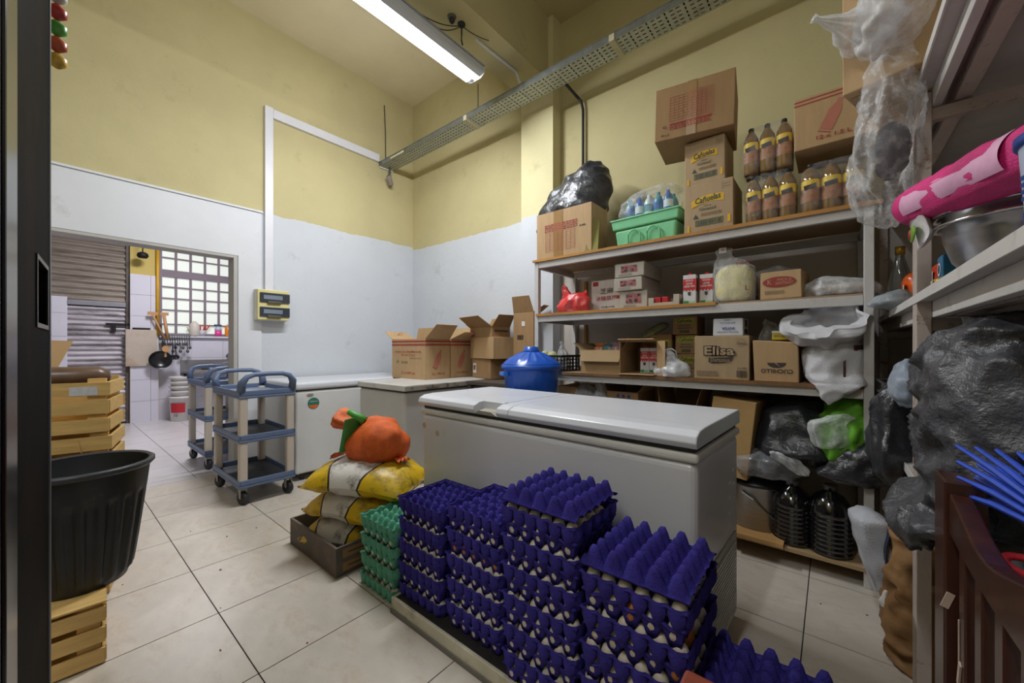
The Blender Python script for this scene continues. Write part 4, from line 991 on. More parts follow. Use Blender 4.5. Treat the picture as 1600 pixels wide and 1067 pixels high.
c = pxbox('white carton with black and red Chinese lettering behind the red bag', 924, 972, 437, Z2, 2.74, .28, mat=m_wbox)
c.text('芝麻', .52, .64, .42, blk, ht=.17); c.text('冰糖葫芦', .5, .42, .66, red, ht=.14); c.text('净含量 1000克', .55, .16, .42, blk, ht=.06); c.rects('red_block', red, [(.06, .24, .83, .96), (.83, .92, .40, .49)])
m_tcard = M('tray_card', '#b3a898', .6, .06, 8)
def can_tray(lab, a, b, ytop, z0, yf, d, rz=0):
    c = pxbox(lab, a, b, ytop, z0, yf, d, mat=m_tcard, rz=rz)
    c.rects('tomato_print', red, [(.22, .49, .32, .82), (.51, .78, .32, .82)]); c.rects('pale_patch', wht, [(.23, .32, .62, .80), (.66, .77, .66, .80), (.24, .32, .36, .44), (.36, .46, .64, .72)])
    c.rects('orange_patch', M('ink_orange', '#d66a2a', .6), [(.34, .46, .36, .54), (.54, .66, .36, .56)]); c.rects('leaf_patch', M('ink_leaf', '#5d8a3a', .6), [(.4, .44, .34, .4), (.58, .62, .34, .42)]); c.lines(.14, .6, .08, .24, 2, m_grey_ink, seed=2)
    bb = MB().box(-c.w/2-.003, c.w/2+.003, -c.d/2-.004, c.d/2+.003, -.0, c.h+.004); bb.build('wrap_film', film('tray_film', '#eeeeee', .06, .2, .08, .22), c.t)
    return c
ca = can_tray('lowest of three wrapped tomato cartons on the middle shelf', 969, 1011, 454, Z2, 2.62, .34)
cb_ = can_tray('middle one of three wrapped tomato cartons on the middle shelf', 960, 1003, 434, Z2+ca.h+.004, 2.60, .36)
can_tray('topmost of three wrapped tomato cartons on the middle shelf', 961, 1006, 411, Z2+ca.h+cb_.h+.012, 2.60, .36)
x0, x1 = at_y(1013, 2.58).x, at_y(1061, 2.58).x
t = thing('carton_tray', 'open pale card tray holding a few red packs on the middle shelf', 'tray', ((x0+x1)/2, 2.69, Z2)); w2 = (x1-x0)/2
MB().box(-w2, w2, -.11, -.106, 0, .025).box(-w2, -w2+.035, -.11, -.106, .025, .06).box(w2-.035, w2, -.11, -.106, .025, .072).box(-w2, -w2+.004, -.106, .11, 0, .06).box(w2-.004, w2, -.106, .11, 0, .072).box(-w2, w2, .106, .11, 0, .07).box(-w2, w2, -.106, .106, 0, .004).build('tray_body', m_tcard, t)
for k in range(2): MB().box(-w2+.036+k*.05, -.02+k*.045, -.10, -.02, .005, .062).build('red_pack', M('pack_red', '#b3262a', .4, .2, 30), t, bevel=.003)
m_milk = M('milk_white', '#d3d3d6', .4, .03)
def milk(lab, px, yf, z0, par=None, w_=.075, h_=.188):
    if par is None: t = thing('milk_carton', lab, 'carton', (*pos(px, yf, z0)[:2], z0), rotz=.05, group='milk cartons')
    else: t = par
    q = MB().box(-w_/2, w_/2, -.032, .032, 0, h_).build('carton_body', m_milk, t, bevel=.002)
    MB().lathe([(.014, h_), (.014, h_+.012), (.012, h_+.014)], 12).build('screw_cap', M('cap_red', '#c3262a', .4), t)
    f = -.0335
    MB().box(-w_/2+.001, w_/2-.001, f, f+.001, h_*.5, h_*.86).build('red_panel', M('milk_red', '#c22a2e', .45, .05), t)
    MB().box(w_/2+.0003, w_/2+.001, -.03, .03, h_*.45, h_*.9).build('red_side_panel', M('milk_red', '#c22a2e'), t)
    MB().add([(x_, f-.0004, h_*.5+((i % 2)*.016-.012)) for i, x_ in enumerate([-w_/2+.002+w_*.96*i/8 for i in range(9)])]+[(w_/2-.002, f-.0004, h_*.53), (-w_/2+.002, f-.0004, h_*.53)], [tuple(range(11))]).build('drip_print', M('milk_red', '#c22a2e'), t)
    lettering(t, 'LECHE', .02, (0, f-.001, h_*.70), wht, width=w_*.5, height=.011, bold=.0005); lettering(t, 'LARGA VIDA', .02, (0, f-.001, h_*.61), wht, width=w_*.86, height=.013, bold=.0005)
    MB().box(-w_*.32, w_*.32, f-.001, f, h_*.77, h_*.84).build('brand_patch', M('patch_pink', '#d78a86', .5), t)
    MB().add([(a_, f-.001, b_) for a_, b_ in ((-.012, h_*.44), (-.008, h_*.40), (-.009, h_*.34), (-.003, h_*.30), (.003, h_*.30), (.009, h_*.34), (.008, h_*.40), (.012, h_*.44), (.004, h_*.42), (-.004, h_*.42))], [tuple(range(10))]).build('cow_print', blk, t)
    MB().box(-w_/2+.004, -w_*.05, f-.001, f, .006, h_*.13).build('green_patch', M('milk_green', '#2f8a48', .5), t); MB().box(0, w_/2-.006, f-.001, f, .008, h_*.12).build('green_patch', M('milk_green2', '#9cc7a4', .5), t)
    return t
milk('left one of two red and white milk cartons on the middle shelf', 1079, 2.63, Z2)
milk('right one of two milk cartons, half hidden by the noodle bag', 1105, 2.665, Z2)
# bag of pale noodles
x, y, z = pos(1148, 2.67, Z2)
m_noodle = M('pale_noodles', '#d9d09a', .6, .16, 30, bump=1, bs=120, stretch=(1, 1, .35))
t = thing('noodle_bag', 'tall clear bag of pale yellow noodles on the middle shelf', 'bag', (x, y, z))
blob((0, 0, .112), (.102, .075, .115), .008, 12, 2, 3.2, 44, 26, .6).build('noodle_fill', m_noodle, t, True)
rings([(.002, 0, 0, .105, .078), (.06, 0, 0, .109, .082), (.2, 0, 0, .108, .08), (.235, -.02, 0, .09, .05), (.29, -.055, 0, .04, .025), (.33, -.06, 0, .045, .012), (.335, -.06, 0, .04, .006)], 8, 56, .05, 7, .006, 16, .6, n=2.6).build('bag_film', m_film, t, True)
MB().box(-.02, .02, -.001, .001, 0, .035).build('tag_print', wht, t, loc=(-.06, -.03, .305), rot=(-.2, 0, .1)); lettering(t, 'W', .02, (-.06, -.034, .322), red, (1.4, 0, .1), .02)
lettering(t, 'Fideos', .03, (.055, -.07, .225), red, (1.35, -.2, .4), .07); lettering(t, 'L', .04, (.075, -.083, .075), red, (PI/2, 0, .3), .018, height=.03)
x, y, z = pos(1208, 2.86, Z2)
t = thing('clear_bag', 'dull clear bag of pale food leaning behind the noodle bag', 'bag', (x, y, z))
blob((0, 0, .105), (.15, .11, .10), .014, 9, 12, 2.2, 40, 24, .5).build('bag_fill', M('beige_food', '#9c8c7c', .6, .2, 14, bump=.4, bs=30), t, True)
rings([(.002, 0, 0, .15, .11), (.1, 0, 0, .158, .118), (.19, .0, 0, .12, .09), (.225, .02, 0, .03, .03)], 8, 48, .05, 7, .012, 12, .6).build('bag_film', m_film, t, True)
c = pxbox('small kraft box with a red oval mark on the middle shelf', 1191, 1258, 423, Z2, 2.60, .22, rz=-.12)
n = 26; c.poly('oval_mark', M('ink_oval', '#8f2c28', .6), [(.47+.40*math.cos(2*PI*i/n), .62+.19*math.sin(2*PI*i/n)) for i in range(n)])
c.text('FINCA de', .60, .69, .34, m_kraft, ht=.1); c.text('SANTIAGO', .60, .56, .42, m_kraft, ht=.11); c.text('K', .24, .62, .1, m_kraft, ht=.18); c.lines(.12, .6, .18, .32, 3, m_grey_ink, seed=9)
x, y, z = pos(1312, 2.68, Z2)
t = thing('clear_bag', 'flat clear bag of pale slices at the right end of the middle shelf', 'bag', (x, y, z))
for k in range(5): blob((-.09+.045*k, .01*(k % 2), .035+.006*(k % 2)), (.04, .05, .03), .006, 20, k, 2.4, 20, 12, .4).build('slice_pack', M('pale_slices', '#b9ab9a', .5, .15, 16), t, True)
rings([(.002, 0, 0, .15, .09), (.04, 0, 0, .155, .095), (.075, -.01, 0, .13, .08), (.10, -.05, 0, .06, .04), (.11, -.06, 0, .02, .02)], 3, 56, .07, 6, .014, 14, .7).build('bag_film', m_filmw, t, True)
# ---- low shelf
def wire_crate(lab, loc, w_, d_, h_):
    t = thing('plastic_crate', lab, 'crate', loc); m = M('black_plastic', '#17181b', .4)
    b = MB()
    for k in range(5):
        z_ = .005+k*(h_-.01)/4
        for s in (-1, 1): b.box(-w_/2, w_/2, s*d_/2-.003, s*d_/2+.003, z_-.003, z_+.003).box(s*w_/2-.003, s*w_/2+.003, -d_/2, d_/2, z_-.003, z_+.003)
    b.build('wire_rings', m, t); b = MB()
    for k in range(9):
        xx = -w_/2+w_*k/8
        for s in (-1, 1): b.box(xx-.003, xx+.003, s*d_/2-.004, s*d_/2+.004, 0, h_)
    for k in range(7):
        yy = -d_/2+d_*k/6
        for s in (-1, 1): b.box(s*w_/2-.004, s*w_/2+.004, yy-.003, yy+.003, 0, h_)
    b.build('uprights', m, t); MB().box(-w_/2, w_/2, -d_/2, d_/2, 0, .004).build('base', m, t)
    MB().box(-w_/2-.008, w_/2+.008, -d_/2-.008, -d_/2+.006, h_-.012, h_+.004).box(-w_/2-.008, w_/2+.008, d_/2-.006, d_/2+.008, h_-.012, h_+.004).box(-w_/2-.008, -w_/2+.006, -d_/2, d_/2, h_-.012, h_+.004).box(w_/2-.006, w_/2+.008, -d_/2, d_/2, h_-.012, h_+.004).build('rim', m, t)
    return t
x = at_y(868, 2.70).x
wire_crate('black plastic mesh crate at the left end of the lower shelf', (x, 2.72, Z3), .26, .28, .125)
for k, (dx, dy) in enumerate(((-.085, -.05), (-.0, -.07))):
    t = thing('cabbage', ['left pale round cabbage in the black mesh crate', 'right pale round cabbage in the black mesh crate'][k], 'cabbage', (x+dx, 2.72+dy, Z3+.07))
    blob((0, 0, .045), (.046, .046, .045), .006, 22, k, 2, 26, 18, .5, False).build('cabbage_head', M('cabbage_pale', '#c9c793', .6, .12, 14), t, True)
    MB().lathe([(.012, -.006), (.009, .004)], 10).build('stem_end', M('cabbage_stem', '#b9b07a', .7), t)
t = thing('white_bag', 'knotted thin white bag standing in the black mesh crate', 'bag', (x+.085, 2.68, Z3+.02))
rings([(.0, 0, 0, .03, .04), (.06, 0, 0, .04, .05), (.12, 0, 0, .042, .045), (.17, -.01, 0, .022, .025), (.19, -.01, 0, .012, .012), (.21, -.012, 0, .02, .018), (.225, -.012, 0, .01, .01)], 2, 36, .1, 6, .008, 22, .6).build('bag_body', m_filmw, t, True)
c = pxbox('open kraft box of wrapped packs with a pale front flap on the lower shelf', 908, 972, 547, Z3, 2.60, .34, lid=False, mat=m_kraft_in, flaps=[('f', -1.2, .09), ('l', .6, .09), ('r', 1.1, .1)])
x, y, z = c.t.location
for k, (dx, dz, col, lab) in enumerate(((-.06, .10, '#a9653a', 'orange-brown wrapped snack pack poking out of the open kraft box'), (-.0, .105, '#44655c', 'green striped packet leaning in the open kraft box'), (.07, .11, '#8b6a70', 'pinkish clear wrapped pack in the open kraft box'))):
    t = thing('snack_pack', lab, 'packet', (x+dx, y-.05, z+.012))
    blob((0, 0, .10), (.055, .045, .10), .012, 14, k+4, 2.6, 26, 18, .6).build('pack_body', M('pack_%d' % k, col, .3, .35, 12), t, True)
    MB().grid(8, 1, lambda u, v: (-.05+.1*u, .002*math.sin(u*20), .195+.02*v)).build('crimped_seal', M('pack_%d' % k, col), t)
c = pxbox('open kraft box lying on its side holding milk cartons on the lower shelf', 968, 1027, 533, Z3+.006, 2.57, .33, lid=False, mat=m_kraft3)
c.t.rotation_euler = (0, 0, 0)
# rebuild as a box open to the front
for ch in list(c.t.children): bpy.data.objects.remove(ch)
w2, h_, d2 = c.w/2, c.h, c.d/2
MB().box(-w2, w2, d2-.005, d2, 0, h_).box(-w2, -w2+.005, -d2, d2-.005, 0, h_).box(w2-.005, w2, -d2, d2-.005, 0, h_).box(-w2+.005, w2-.005, -d2, d2-.005, 0, .005).box(-w2+.005, w2-.005, -d2, d2-.005, h_-.005, h_).build('box_body', m_kraft3, c.t)
MB().box(-w2+.01, w2-.01, -d2-.045, -d2-.001, .0, .004).build('flap', m_kraft, c.t); MB().hexa([(-w2, -d2-.004, h_), (w2, -d2-.004, h_), (w2, -d2, h_), (-w2, -d2, h_), (-w2+.01, -d2-.05, h_+.012), (w2-.01, -d2-.05, h_+.012), (w2-.01, -d2-.046, h_+.016), (-w2+.01, -d2-.046, h_+.016)]).build('flap', m_kraft, c.t)
MB().hexa([(w2, -d2-.002, 0), (w2+.06, -d2-.03, 0), (w2+.06, -d2-.026, 0), (w2, -d2+.002, 0), (w2, -d2-.002, h_), (w2+.06, -d2-.03, h_), (w2+.06, -d2-.026, h_), (w2, -d2+.002, h_)]).build('flap', m_kraft, c.t)
bx, by, bz = c.t.location
for k in range(2):
    t = thing('milk_carton', ['left milk carton inside the box on the lower shelf', 'right milk carton inside the box on the lower shelf'][k], 'carton', (bx+.008+k*.064, by-.03, bz+.006), group='milk cartons'); milk('', 0, 0, 0, t, .062, .175)
t = thing('clear_packet', 'greenish clear packet lying on the open box on the lower shelf', 'packet', (bx-.02, by+.08, bz+h_+.004), rot=(0, -.0, .4))
pillow(.20, .10, .06, 5, 0, .008).build('packet_body', M('green_clear', '#7d8566', .25, .3, 10), t, True, loc=(.05, 0, .075), rot=(0, -.5, 0))
MB().box(-.10, -.095, -.04, .04, -.004, .004).build('packet_seal', M('seal_pale', '#a9a58c', .4), t, loc=(.05, 0, .075), rot=(0, -.5, 0))
def canu_small(lab, a, b, ytop, z0, yf):
    c = pxbox(lab, a, b, ytop, z0, yf, .2, mat=m_kraft3)
    c.rects('logo_banner', M('lime_ink', '#a9a81f', .6), [(.12, .88, .62, .86)]); c.text('Cañuelas', .5, .74, .66, green, ht=.2, bold=.001, shear=.15); c.text('MARGARINA', .5, .48, .5, green, ht=.1); c.lines(.2, .8, .3, .4, 1, green); c.barcode(.3, .7, .08, .24, green)
    return c
canu_small('single small carton with a lime logo beside the milk box', 1014, 1050, 522, Z3, 2.78)
k1 = canu_small('lowest of three small cartons with lime logos on the lower shelf', 1058, 1092, 553, Z3, 2.76)
k2 = canu_small('middle one of three small cartons with lime logos', 1055, 1090, 523, Z3+k1.h+.002, 2.76)
canu_small('topmost of three small cartons with lime logos', 1051, 1089, 494, Z3+k1.h+k2.h+.004, 2.75)
x, y, z = pos(1051, 2.60, Z3)
t = thing('white_bag', 'knotted white plastic bag of goods on the lower shelf', 'bag', (x, y, z))
rings([(.002, 0, 0, .095, .06), (.035, 0, 0, .108, .07), (.08, -.0, 0, .085, .055), (.12, -.015, 0, .045, .03), (.135, -.015, 0, .03, .02), (.165, -.03, 0, .03, .015), (.178, -.035, 0, .01, .01)], 12, 56, .08, 7, .016, 16, .7).build('bag_body', film('white_bag_film', '#dfe1e6', .62, .3, .2, .2), t, True)
MB().tube([(-.04, 0, .15), (-.03, -.01, .178), (.0, -.01, .18), (.02, -.005, .165), (.03, 0, .13)], .008, 8, .004).build('bag_handle', film('white_bag_film'), t, True)
c = pxbox('kraft carton printed Elisa Duraznos in the middle of the lower shelf', 1085, 1171, 525, Z3, 2.565, .25, mat=m_kraft2); ez = Z3+c.h
c.text('Elisa', .46, .65, .58, blk, ht=.24, bold=.006); c.text('Elisa', .46, .653, .545, m_kraft2, ht=.20, bold=.001).location.y -= .0006
c.poly('logo_ribbon', blk, [(.27, .40), (.36, .37), (.55, .38), (.70, .44), (.72, .54), (.6, .51), (.4, .5), (.28, .5)]); c.text('Duraznos', .49, .445, .35, m_kraft2, ht=.09).location.y -= .0006
c.text('12 x 820', .87, .27, .16, blk, ht=.04); c.barcode(.78, .96, .06, .22, blk); c.lines(.05, .45, .06, .2, 3, m_grey_ink, seed=3)
n = 20; c.poly('round_stamp', m_grey_ink, [(.86+.075*math.cos(2*PI*i/n), .84+.09*math.sin(2*PI*i/n)) for i in range(n)]+[(.86+.067*math.cos(-2*PI*i/n), .84+.081*math.sin(-2*PI*i/n)) for i in range(n)]); c.rects('stamp_band', m_grey_ink, [(.79, .95, .82, .855)])
m_wc = M('white_carton', '#cfd0d6', .6, .03)
c = pxbox('white carton with upside-down blue lettering on the Elisa carton', 1114, 1161, 497, ez+.002, 2.585, .17, mat=m_wc)
c.text('INYSA', .52, .42, .42, blu, ht=.16, rot=PI, bold=.001); c.text('INDUSTRIA ALIMENTARIA', .5, .22, .7, blu, ht=.07, rot=PI); c.text('CALIDAD', .5, .9, .22, blu, ht=.07, rot=PI); c.text('PESO NETO 5 KG', .5, .74, .5, blu, ht=.07, rot=PI)
c.rects('side_print', blk, [(.2, .8, .1, .4), (.3, .7, .5, .9)], 'r')
c = pxbox('kraft carton with an upside-down black knife logo and word CUCHILLO', 1180, 1250, 533, Z3, 2.57, .24, mat=m_kraft, rz=-.04, jit=.008); cz = Z3+c.h
n = 24; c.poly('oval_logo', blk, [(.52+.215*math.cos(2*PI*i/n), .46+.12*math.sin(2*PI*i/n)) for i in range(n)]); c.poly('knife_cut', m_kraft, [(.36, .55), (.42, .56), (.6, .37), (.56, .40)], off=.0014)
c.text('CUCHILLO', .52, .27, .72, blk, ht=.10, rot=PI, bold=.001)
n = 16
for u in (.29, .74): c.poly('ring_print', m_grey_ink, [(u+.05*math.cos(2*PI*i/n), .75+.05*math.sin(2*PI*i/n)) for i in range(n)]+[(u+.043*math.cos(-2*PI*i/n), .75+.043*math.sin(-2*PI*i/n)) for i in range(n)])
c.lines(.2, .9, .63, .67, 1, m_grey_ink)
x, y, z = pos(1221, 2.62, cz)
c = Carton('small yellow packet on the CUCHILLO carton', x-.045, x+.045, 2.62, cz+.008, .05, .06, mat=M('yellow_packet', '#c9b42a', .4, .15, 20), name='yellow_packet'); c.rects('white_band', wht, [(0, 1, .78, 1)]); c.lines(.1, .8, .3, .6, 2, m_grey_ink)
t = thing('clear_bag', 'crumpled clear bag behind the yellow packet on the CUCHILLO carton', 'bag', (x-.05, 2.75, cz+.006))
rings([(.002, 0, 0, .07, .05), (.06, 0, 0, .06, .05), (.10, -.02, 0, .03, .03), (.13, -.04, 0, .004, .004)], 5, 40, .1, 6, .016, 16, .7).build('bag_film', m_film, t, True)
# white woven sack with its mouth rolled open
x, y, z = pos(1303, 2.63, Z3)
m_woven = M('woven_white', '#c9c9ce', .5, .06, 8, bump=.8, bs=160, dirt=('#8a847c', .3, 7, .55, .75))
t = thing('woven_sack', 'open white woven sack with dark red stripe bulging over the lower shelf', 'sack', (x, y, z))
rings([(-.10, -.02, -.112, .004, .004), (-.05, -.01, -.112, .045, .016), (-.005, .01, -.108, .085, .02), (.012, .01, -.04, .11, .08), (.06, 0, .0, .125, .095), (.16, 0, .0, .125, .095), (.225, -.01, 0, .10, .08)], 4, 72, .025, 6, .018, 9, .75, n=2.5, sub=6).build('sack_body', m_woven, t, True)
rings([(-.06, 0, 0, .085, .07), (.0, 0, 0, .125, .095), (.06, .0, 0, .165, .12), (.10, .0, .0, .175, .13), (.125, .0, .0, .165, .12), (.12, .01, .01, .135, .09), (.07, .015, .015, .10, .06), (.0, .015, .015, .07, .04), (-.02, .015, .015, .01, .01)], 9, 100, .09, 5, .034, 9, .8, close=False, sub=7).build('rolled_mouth', m_woven, t, True, loc=(-.02, -.0, .25), rot=(.75, 0, -.25))
m_mar = M('maroon_ink', '#4a2229', .6)
for a0, a1 in ((-.055, .012),):
    MB().grid(2, 12, lambda u, v: (.035+.010*u+.012*v*0, -.0985-.002+.02*abs(v-.5), .01+.17*v)).build('red_stripe', m_mar, t, solid=.001)
MB().grid(6, 6, lambda u, v: (.075+.05*u, -.0845+.055*u*u, .10+.10*v)).build('maroon_patch', m_mar, t, solid=.001)
lettering(t, 'CC', .03, (.095, -.08, .06), blk, (PI/2, 0, .4), .03)
tag(MB().box(0, .008, -.09, .09, 0, .11).build('cardboard_sheet', m_kraft, loc=(at_y(1346, 2.66).x-.004, 2.70, Z3)), 'upright kraft cardboard sheet at the right end of the lower shelf', 'cardboard')
# ================================================================ boxes on the grey freezer
ZB = .86
def on_b(a, b, py_t, yfront, lab, d, **k): return pxbox(lab, a, b, py_t, ZB+.001, yfront, d, **k)
# two bottle cartons with red stripes: corner of the first seen at column 665
def stripe_carton(lab, cx, cy, w_, d_, h_, rz, flaps):
    c = Carton(lab, cx-w_/2, cx+w_/2, cy-d_/2, ZB+.001, h_, d_, mat=m_kraft, rz=rz, lid=False, flaps=flaps)
    for f in 'fr':
        c.rects('red_stripe', red, [(0, 1, .925, .96)], f); c.rects('red_stripe', red, [(0, 1, .84, .875)], f)
    bottle_print(c, .5, .5, .62, 'r'); c.text('12 x 900 ml', .5, .13, .5, red, 'r', ht=.055)
    c.text('Aceite de oliva Maravilla', .5, .68, .8, red, ht=.045, bold=.0005); c.text('Girasol Extra', .5, .6, .42, red, ht=.04); c.lines(.55, .9, .5, .53, 1, m_grey_ink); c.poly('recycle_mark', m_grey_ink, [(.14, .40), (.24, .40), (.19, .48)]); c.lines(.3, .5, .38, .44, 2, m_grey_ink, seed=3)
    c.text('12 x 900 ml', .5, .14, .4, red, ht=.055)
    return c
wA, dA, hA = .56, .315, .40
c = stripe_carton('open carton with red stripes, left of two on the grey freezer', -3.325, 2.52, wA, dA, hA, 0, [('l', .45, .2), ('b', 1.45, .13), ('r', .75, .2)])
lettering(c.t, 'EAO', .05, (-wA/2-.10, -.02, hA+.056), red, (0, -.45, PI/2), .13)
c2 = stripe_carton('open carton with red stripes, right of two, behind the first', -3.325, 2.845, wA, dA, hA, 0, [('b', 1.0, .16), ('r', .35, .2)])
def corner_box(lab, P, w_, d_, z0, h_, phi, **k):
    cx = P[0]-(w_/2*math.cos(phi)-d_/2*math.sin(phi)); cy = P[1]-(-w_/2*math.sin(phi)-d_/2*math.cos(phi))
    c = Carton(lab, cx-w_/2, cx+w_/2, cy-d_/2, z0, h_, d_, rz=-phi, **k); return c
tb = thing('side_table', 'plain low table hidden behind the blue bin carrying cardboard boxes', 'table', (-2.36, 2.80, 0))
MB().box(-.31, .31, -.25, .25, .83, .859).build('table_top', m_cr, tb)
for sx in (-1, 1):
    for sy in (-1, 1): MB().box(sx*.28-.02, sx*.28+.02, sy*.22-.02, sy*.22+.02, 0, .83).build('leg', m_cr, tb)
c = corner_box('dark kraft box at the bottom of the pile behind the striped cartons', (-2.59, 2.80), .38, .26, ZB+.001, .20, .30, mat=m_kraft3)
c.rects('paper_label', wht, [(.06, .24, .25, .75)]); c.rects('label_print', m_grey_ink, [(.08, .2, .4, .65)])
zt = ZB+.203
c = corner_box('plain low kraft box in the middle of the pile on the grey freezer', (-2.515, 2.76), .48, .29, zt, .215, .30, mat=m_kraft)
zt += .217
c = corner_box('opened kraft box with lifted flaps on top of the pile', (-2.56, 2.79), .42, .22, zt, .10, .25, mat=m_kraft3, lid=False, flaps=[('f', .6, .18), ('r', .85, .15), ('b', 1.1, .12), ('l', .3, .14)])
c.rects('red_square', red, [(.05, .2, .1, .75)]); c.lines(.12, .88, .45, .75, 1, blk, 'r')
c = Carton('tall open kraft box standing behind the pile against the back wall', -2.405, -2.16, 2.935, ZB+.001, .65, .115, mat=m_kraft3, lid=False, flaps=[('f', 1.25, .16), ('r', .5, .12)])
c.rects('white_sticker', wht, [(.42, .58, .80, .87)]); c.barcode(.2, .5, .6, .67, blk)

# ================================================================ under the lowest shelf
ZF = Z4
c = pxbox('tan box corner beside the blue bin under the lower shelf', 872, 902, 603, ZF, 2.66, .3, mat=m_kraft, lid=True)
x, y, z = pos(915, 2.72, ZF)
t = thing('white_bag', 'pale plastic bags heaped under the lower shelf behind the freezer lid', 'bag', (x, y, z))
rings([(.003, 0, 0, .15, .12), (.3, 0, 0, .14, .12), (.62, .02, 0, .11, .09), (.74, .0, 0, .09, .07), (.80, .0, 0, .02, .02)], 5, 48, .05, 6, .02, 12, .7).build('bag_body', m_filmw, t, True)
x, y, z = pos(938, 2.68, ZF)
t = thing('white_bag', 'narrow clear bag beside the box with blue stamps', 'bag', (x, y, z))
rings([(.003, 0, 0, .05, .06), (.4, 0, 0, .055, .06), (.7, .0, 0, .045, .05), (.78, .0, 0, .02, .02), (.82, 0, 0, .005, .005)], 7, 36, .08, 6, .012, 14, .7).build('bag_body', m_filmw, t, True)
def stamp_box(lab, a, b, ytop, v, **k):
    c = pxbox(lab, a, b, ytop, ZF, 2.64, .34, mat=m_kraft3, lid=False, **k)
    n = 14
    for i in range(3): c.poly('blue_stamp', blu, [(.38+.17*i+.05*math.cos(2*PI*j/n), v+.018*math.sin(2*PI*j/n)) for j in range(n)])
    return c
stamp_box('open kraft box with three blue stamps under the lower shelf', 948, 997, 612, .96, flaps=[('r', .9, .16), ('l', 1.2, .1), ('b', 1.2, .1)])
stamp_box('second kraft box with blue stamps, right of the first', 1030, 1088, 632, .955, flaps=[('b', 1.3, .16), ('r', 1.3, .16), ('l', 1.4, .12)])
c = pxbox('tan carton leaning under the lower shelf beside the black bags', 1104, 1172, 628, ZF+.30, 2.58, .27, mat=M('tan_card', '#b08f5c', .75, .06, 5), rot=(0, .10, -.1))
c.t.location.z = ZF+.32; c.poly('triangle_mark', m_grey_ink, [(.3, .3), (.5, .3), (.4, .5)])
# stock pot, jerry bottles, plank
pp = at_y(1188, 2.72); 
m_ss = M('brushed_steel', '#9a9a9c', .28, .08, 4, metal=.85, stretch=(1, 1, 12))
t = thing('stock_pot', 'large steel stock pot with a dark lid on the bottom board', 'pot', (pp.x-.02, 2.76, ZF))
MB().lathe([(.15, .0), (.155, .01), (.155, .26), (.163, .268), (.15, .27)], 40).build('pot_body', m_ss, t, True)
MB().lathe([(.165, .271), (.165, .283), (.08, .315), (.02, .32), (.001, .32)], 36).build('pot_lid', M('black_lid', '#17171a', .35), t, True)
MB().lathe([(.02, .32), (.025, .34), (.001, .345)], 14).build('lid_knob', M('black_lid', '#17171a'), t, True)
MB().tube([(-.06, -.15, .23), (-.0, -.165, .2), (.05, -.155, .15), (.1, -.13, .10)], .004, 6).build('wire_handle', m_steel, t)
for s in (-1, 1): MB().tube([(s*.15, -.04, .2), (s*.19, -.03, .2), (s*.19, .03, .2), (s*.15, .04, .2)], .008, 6).build('side_handle', m_ss, t)
m_jerry = M('dark_bottle', '#0e0f11', .12, .2, 8, spec=.8, coat=.5)
def jerry(lab, px, yf, top_py):
    x, y, _ = pos(px, yf, 0); zt = at_y(px, yf, top_py).z; h_ = zt-ZF
    t = thing('jerry_bottle', lab, 'bottle', (x, y, ZF+.001))
    prof = [(.085, 0), (.095, .008)]
    z = .02
    while z < h_*.60: prof += [(.094, z), (.089, z+.006), (.089, z+.010), (.094, z+.016)]; z += .024
    prof += [(.095, h_*.64), (.085, h_*.74), (.06, h_*.84), (.03, h_*.90), (.027, h_*.93)]
    MB().lathe(prof, 32).build('bottle_body', m_jerry, t, True)
    MB().lathe([(.03, h_*.925), (.031, h_*.985), (.026, h_), (.001, h_)], 18).build('screw_cap', M('cap_grey', '#6f6f72', .5), t, True)
    MB().tube([(.0, -.07, h_*.76), (.0, -.055, h_*.92), (0, -.025, h_*.95)], .008, 6).build('carry_handle', m_jerry, t)
    return t
jerry('left of two dark ribbed bottles on the bottom board', 1238, 2.66, 750)
jerry('right of two dark ribbed bottles, with a grey cap', 1297, 2.64, 757)
tag(MB().box(-.13, .13, -.09, .09, 0, .02).build('loose_plank', M('pine_plank', '#b58c56', .6, .15, 6, stretch=(1, 8, 1)), loc=(at_y(1182, 2.58).x, 2.60, ZF+.001), rot=(0, 0, .0)), 'short loose pine plank on the bottom board before the stock pot', 'plank')
# heap of bags on top of the pots
def bag_at(name, lab, cat, px, Y, z, prof, mat, seed, amp=.02, sc=8, pleat=.05, rz=0, rot=None, n=2.0, part='bag_body', crease=.7):
    x = at_y(px, Y).x
    t = thing(name, lab, cat, (x, Y, z), rz, rot=rot)
    rings(prof, seed, 60, pleat, 6, amp, sc, crease, n=n).build(part, mat, t, True); return t
zz = ZF+.325
bag_at('grey_bag', 'thin grey plastic bag lying on the stock pot lid', 'bag', 1192, 2.66, ZF+.35, [(.0, 0, 0, .16, .12), (.04, 0, 0, .19, .14), (.09, .01, 0, .18, .13), (.13, .03, 0, .12, .08), (.15, .04, 0, .02, .02)], film('grey_film', '#9fa2a8', .25, .4, .12, .35), 3, .02, 9)
bag_at('grey_bag', 'twisted clear bag neck draped over the left dark bottle', 'bag', 1245, 2.56, ZF+.40, [(.0, .02, 0, .03, .02), (.03, .0, 0, .05, .03), (.07, -.05, 0, .07, .04), (.10, -.09, .0, .04, .03), (.11, -.1, 0, .01, .01)], m_filmw, 8, .01, 14, .12)
bag_at('black_bag', 'shiny black bag heaped over the dark bottles under the shelf', 'bag', 1243, 2.74, ZF+.44, [(.0, .03, 0, .18, .14), (.06, .02, -.02, .22, .17), (.16, 0, -.01, .19, .16), (.26, .0, 0, .15, .13), (.33, .02, .02, .10, .08), (.37, .03, .02, .03, .03)], m_bag, 13, .035, 7)
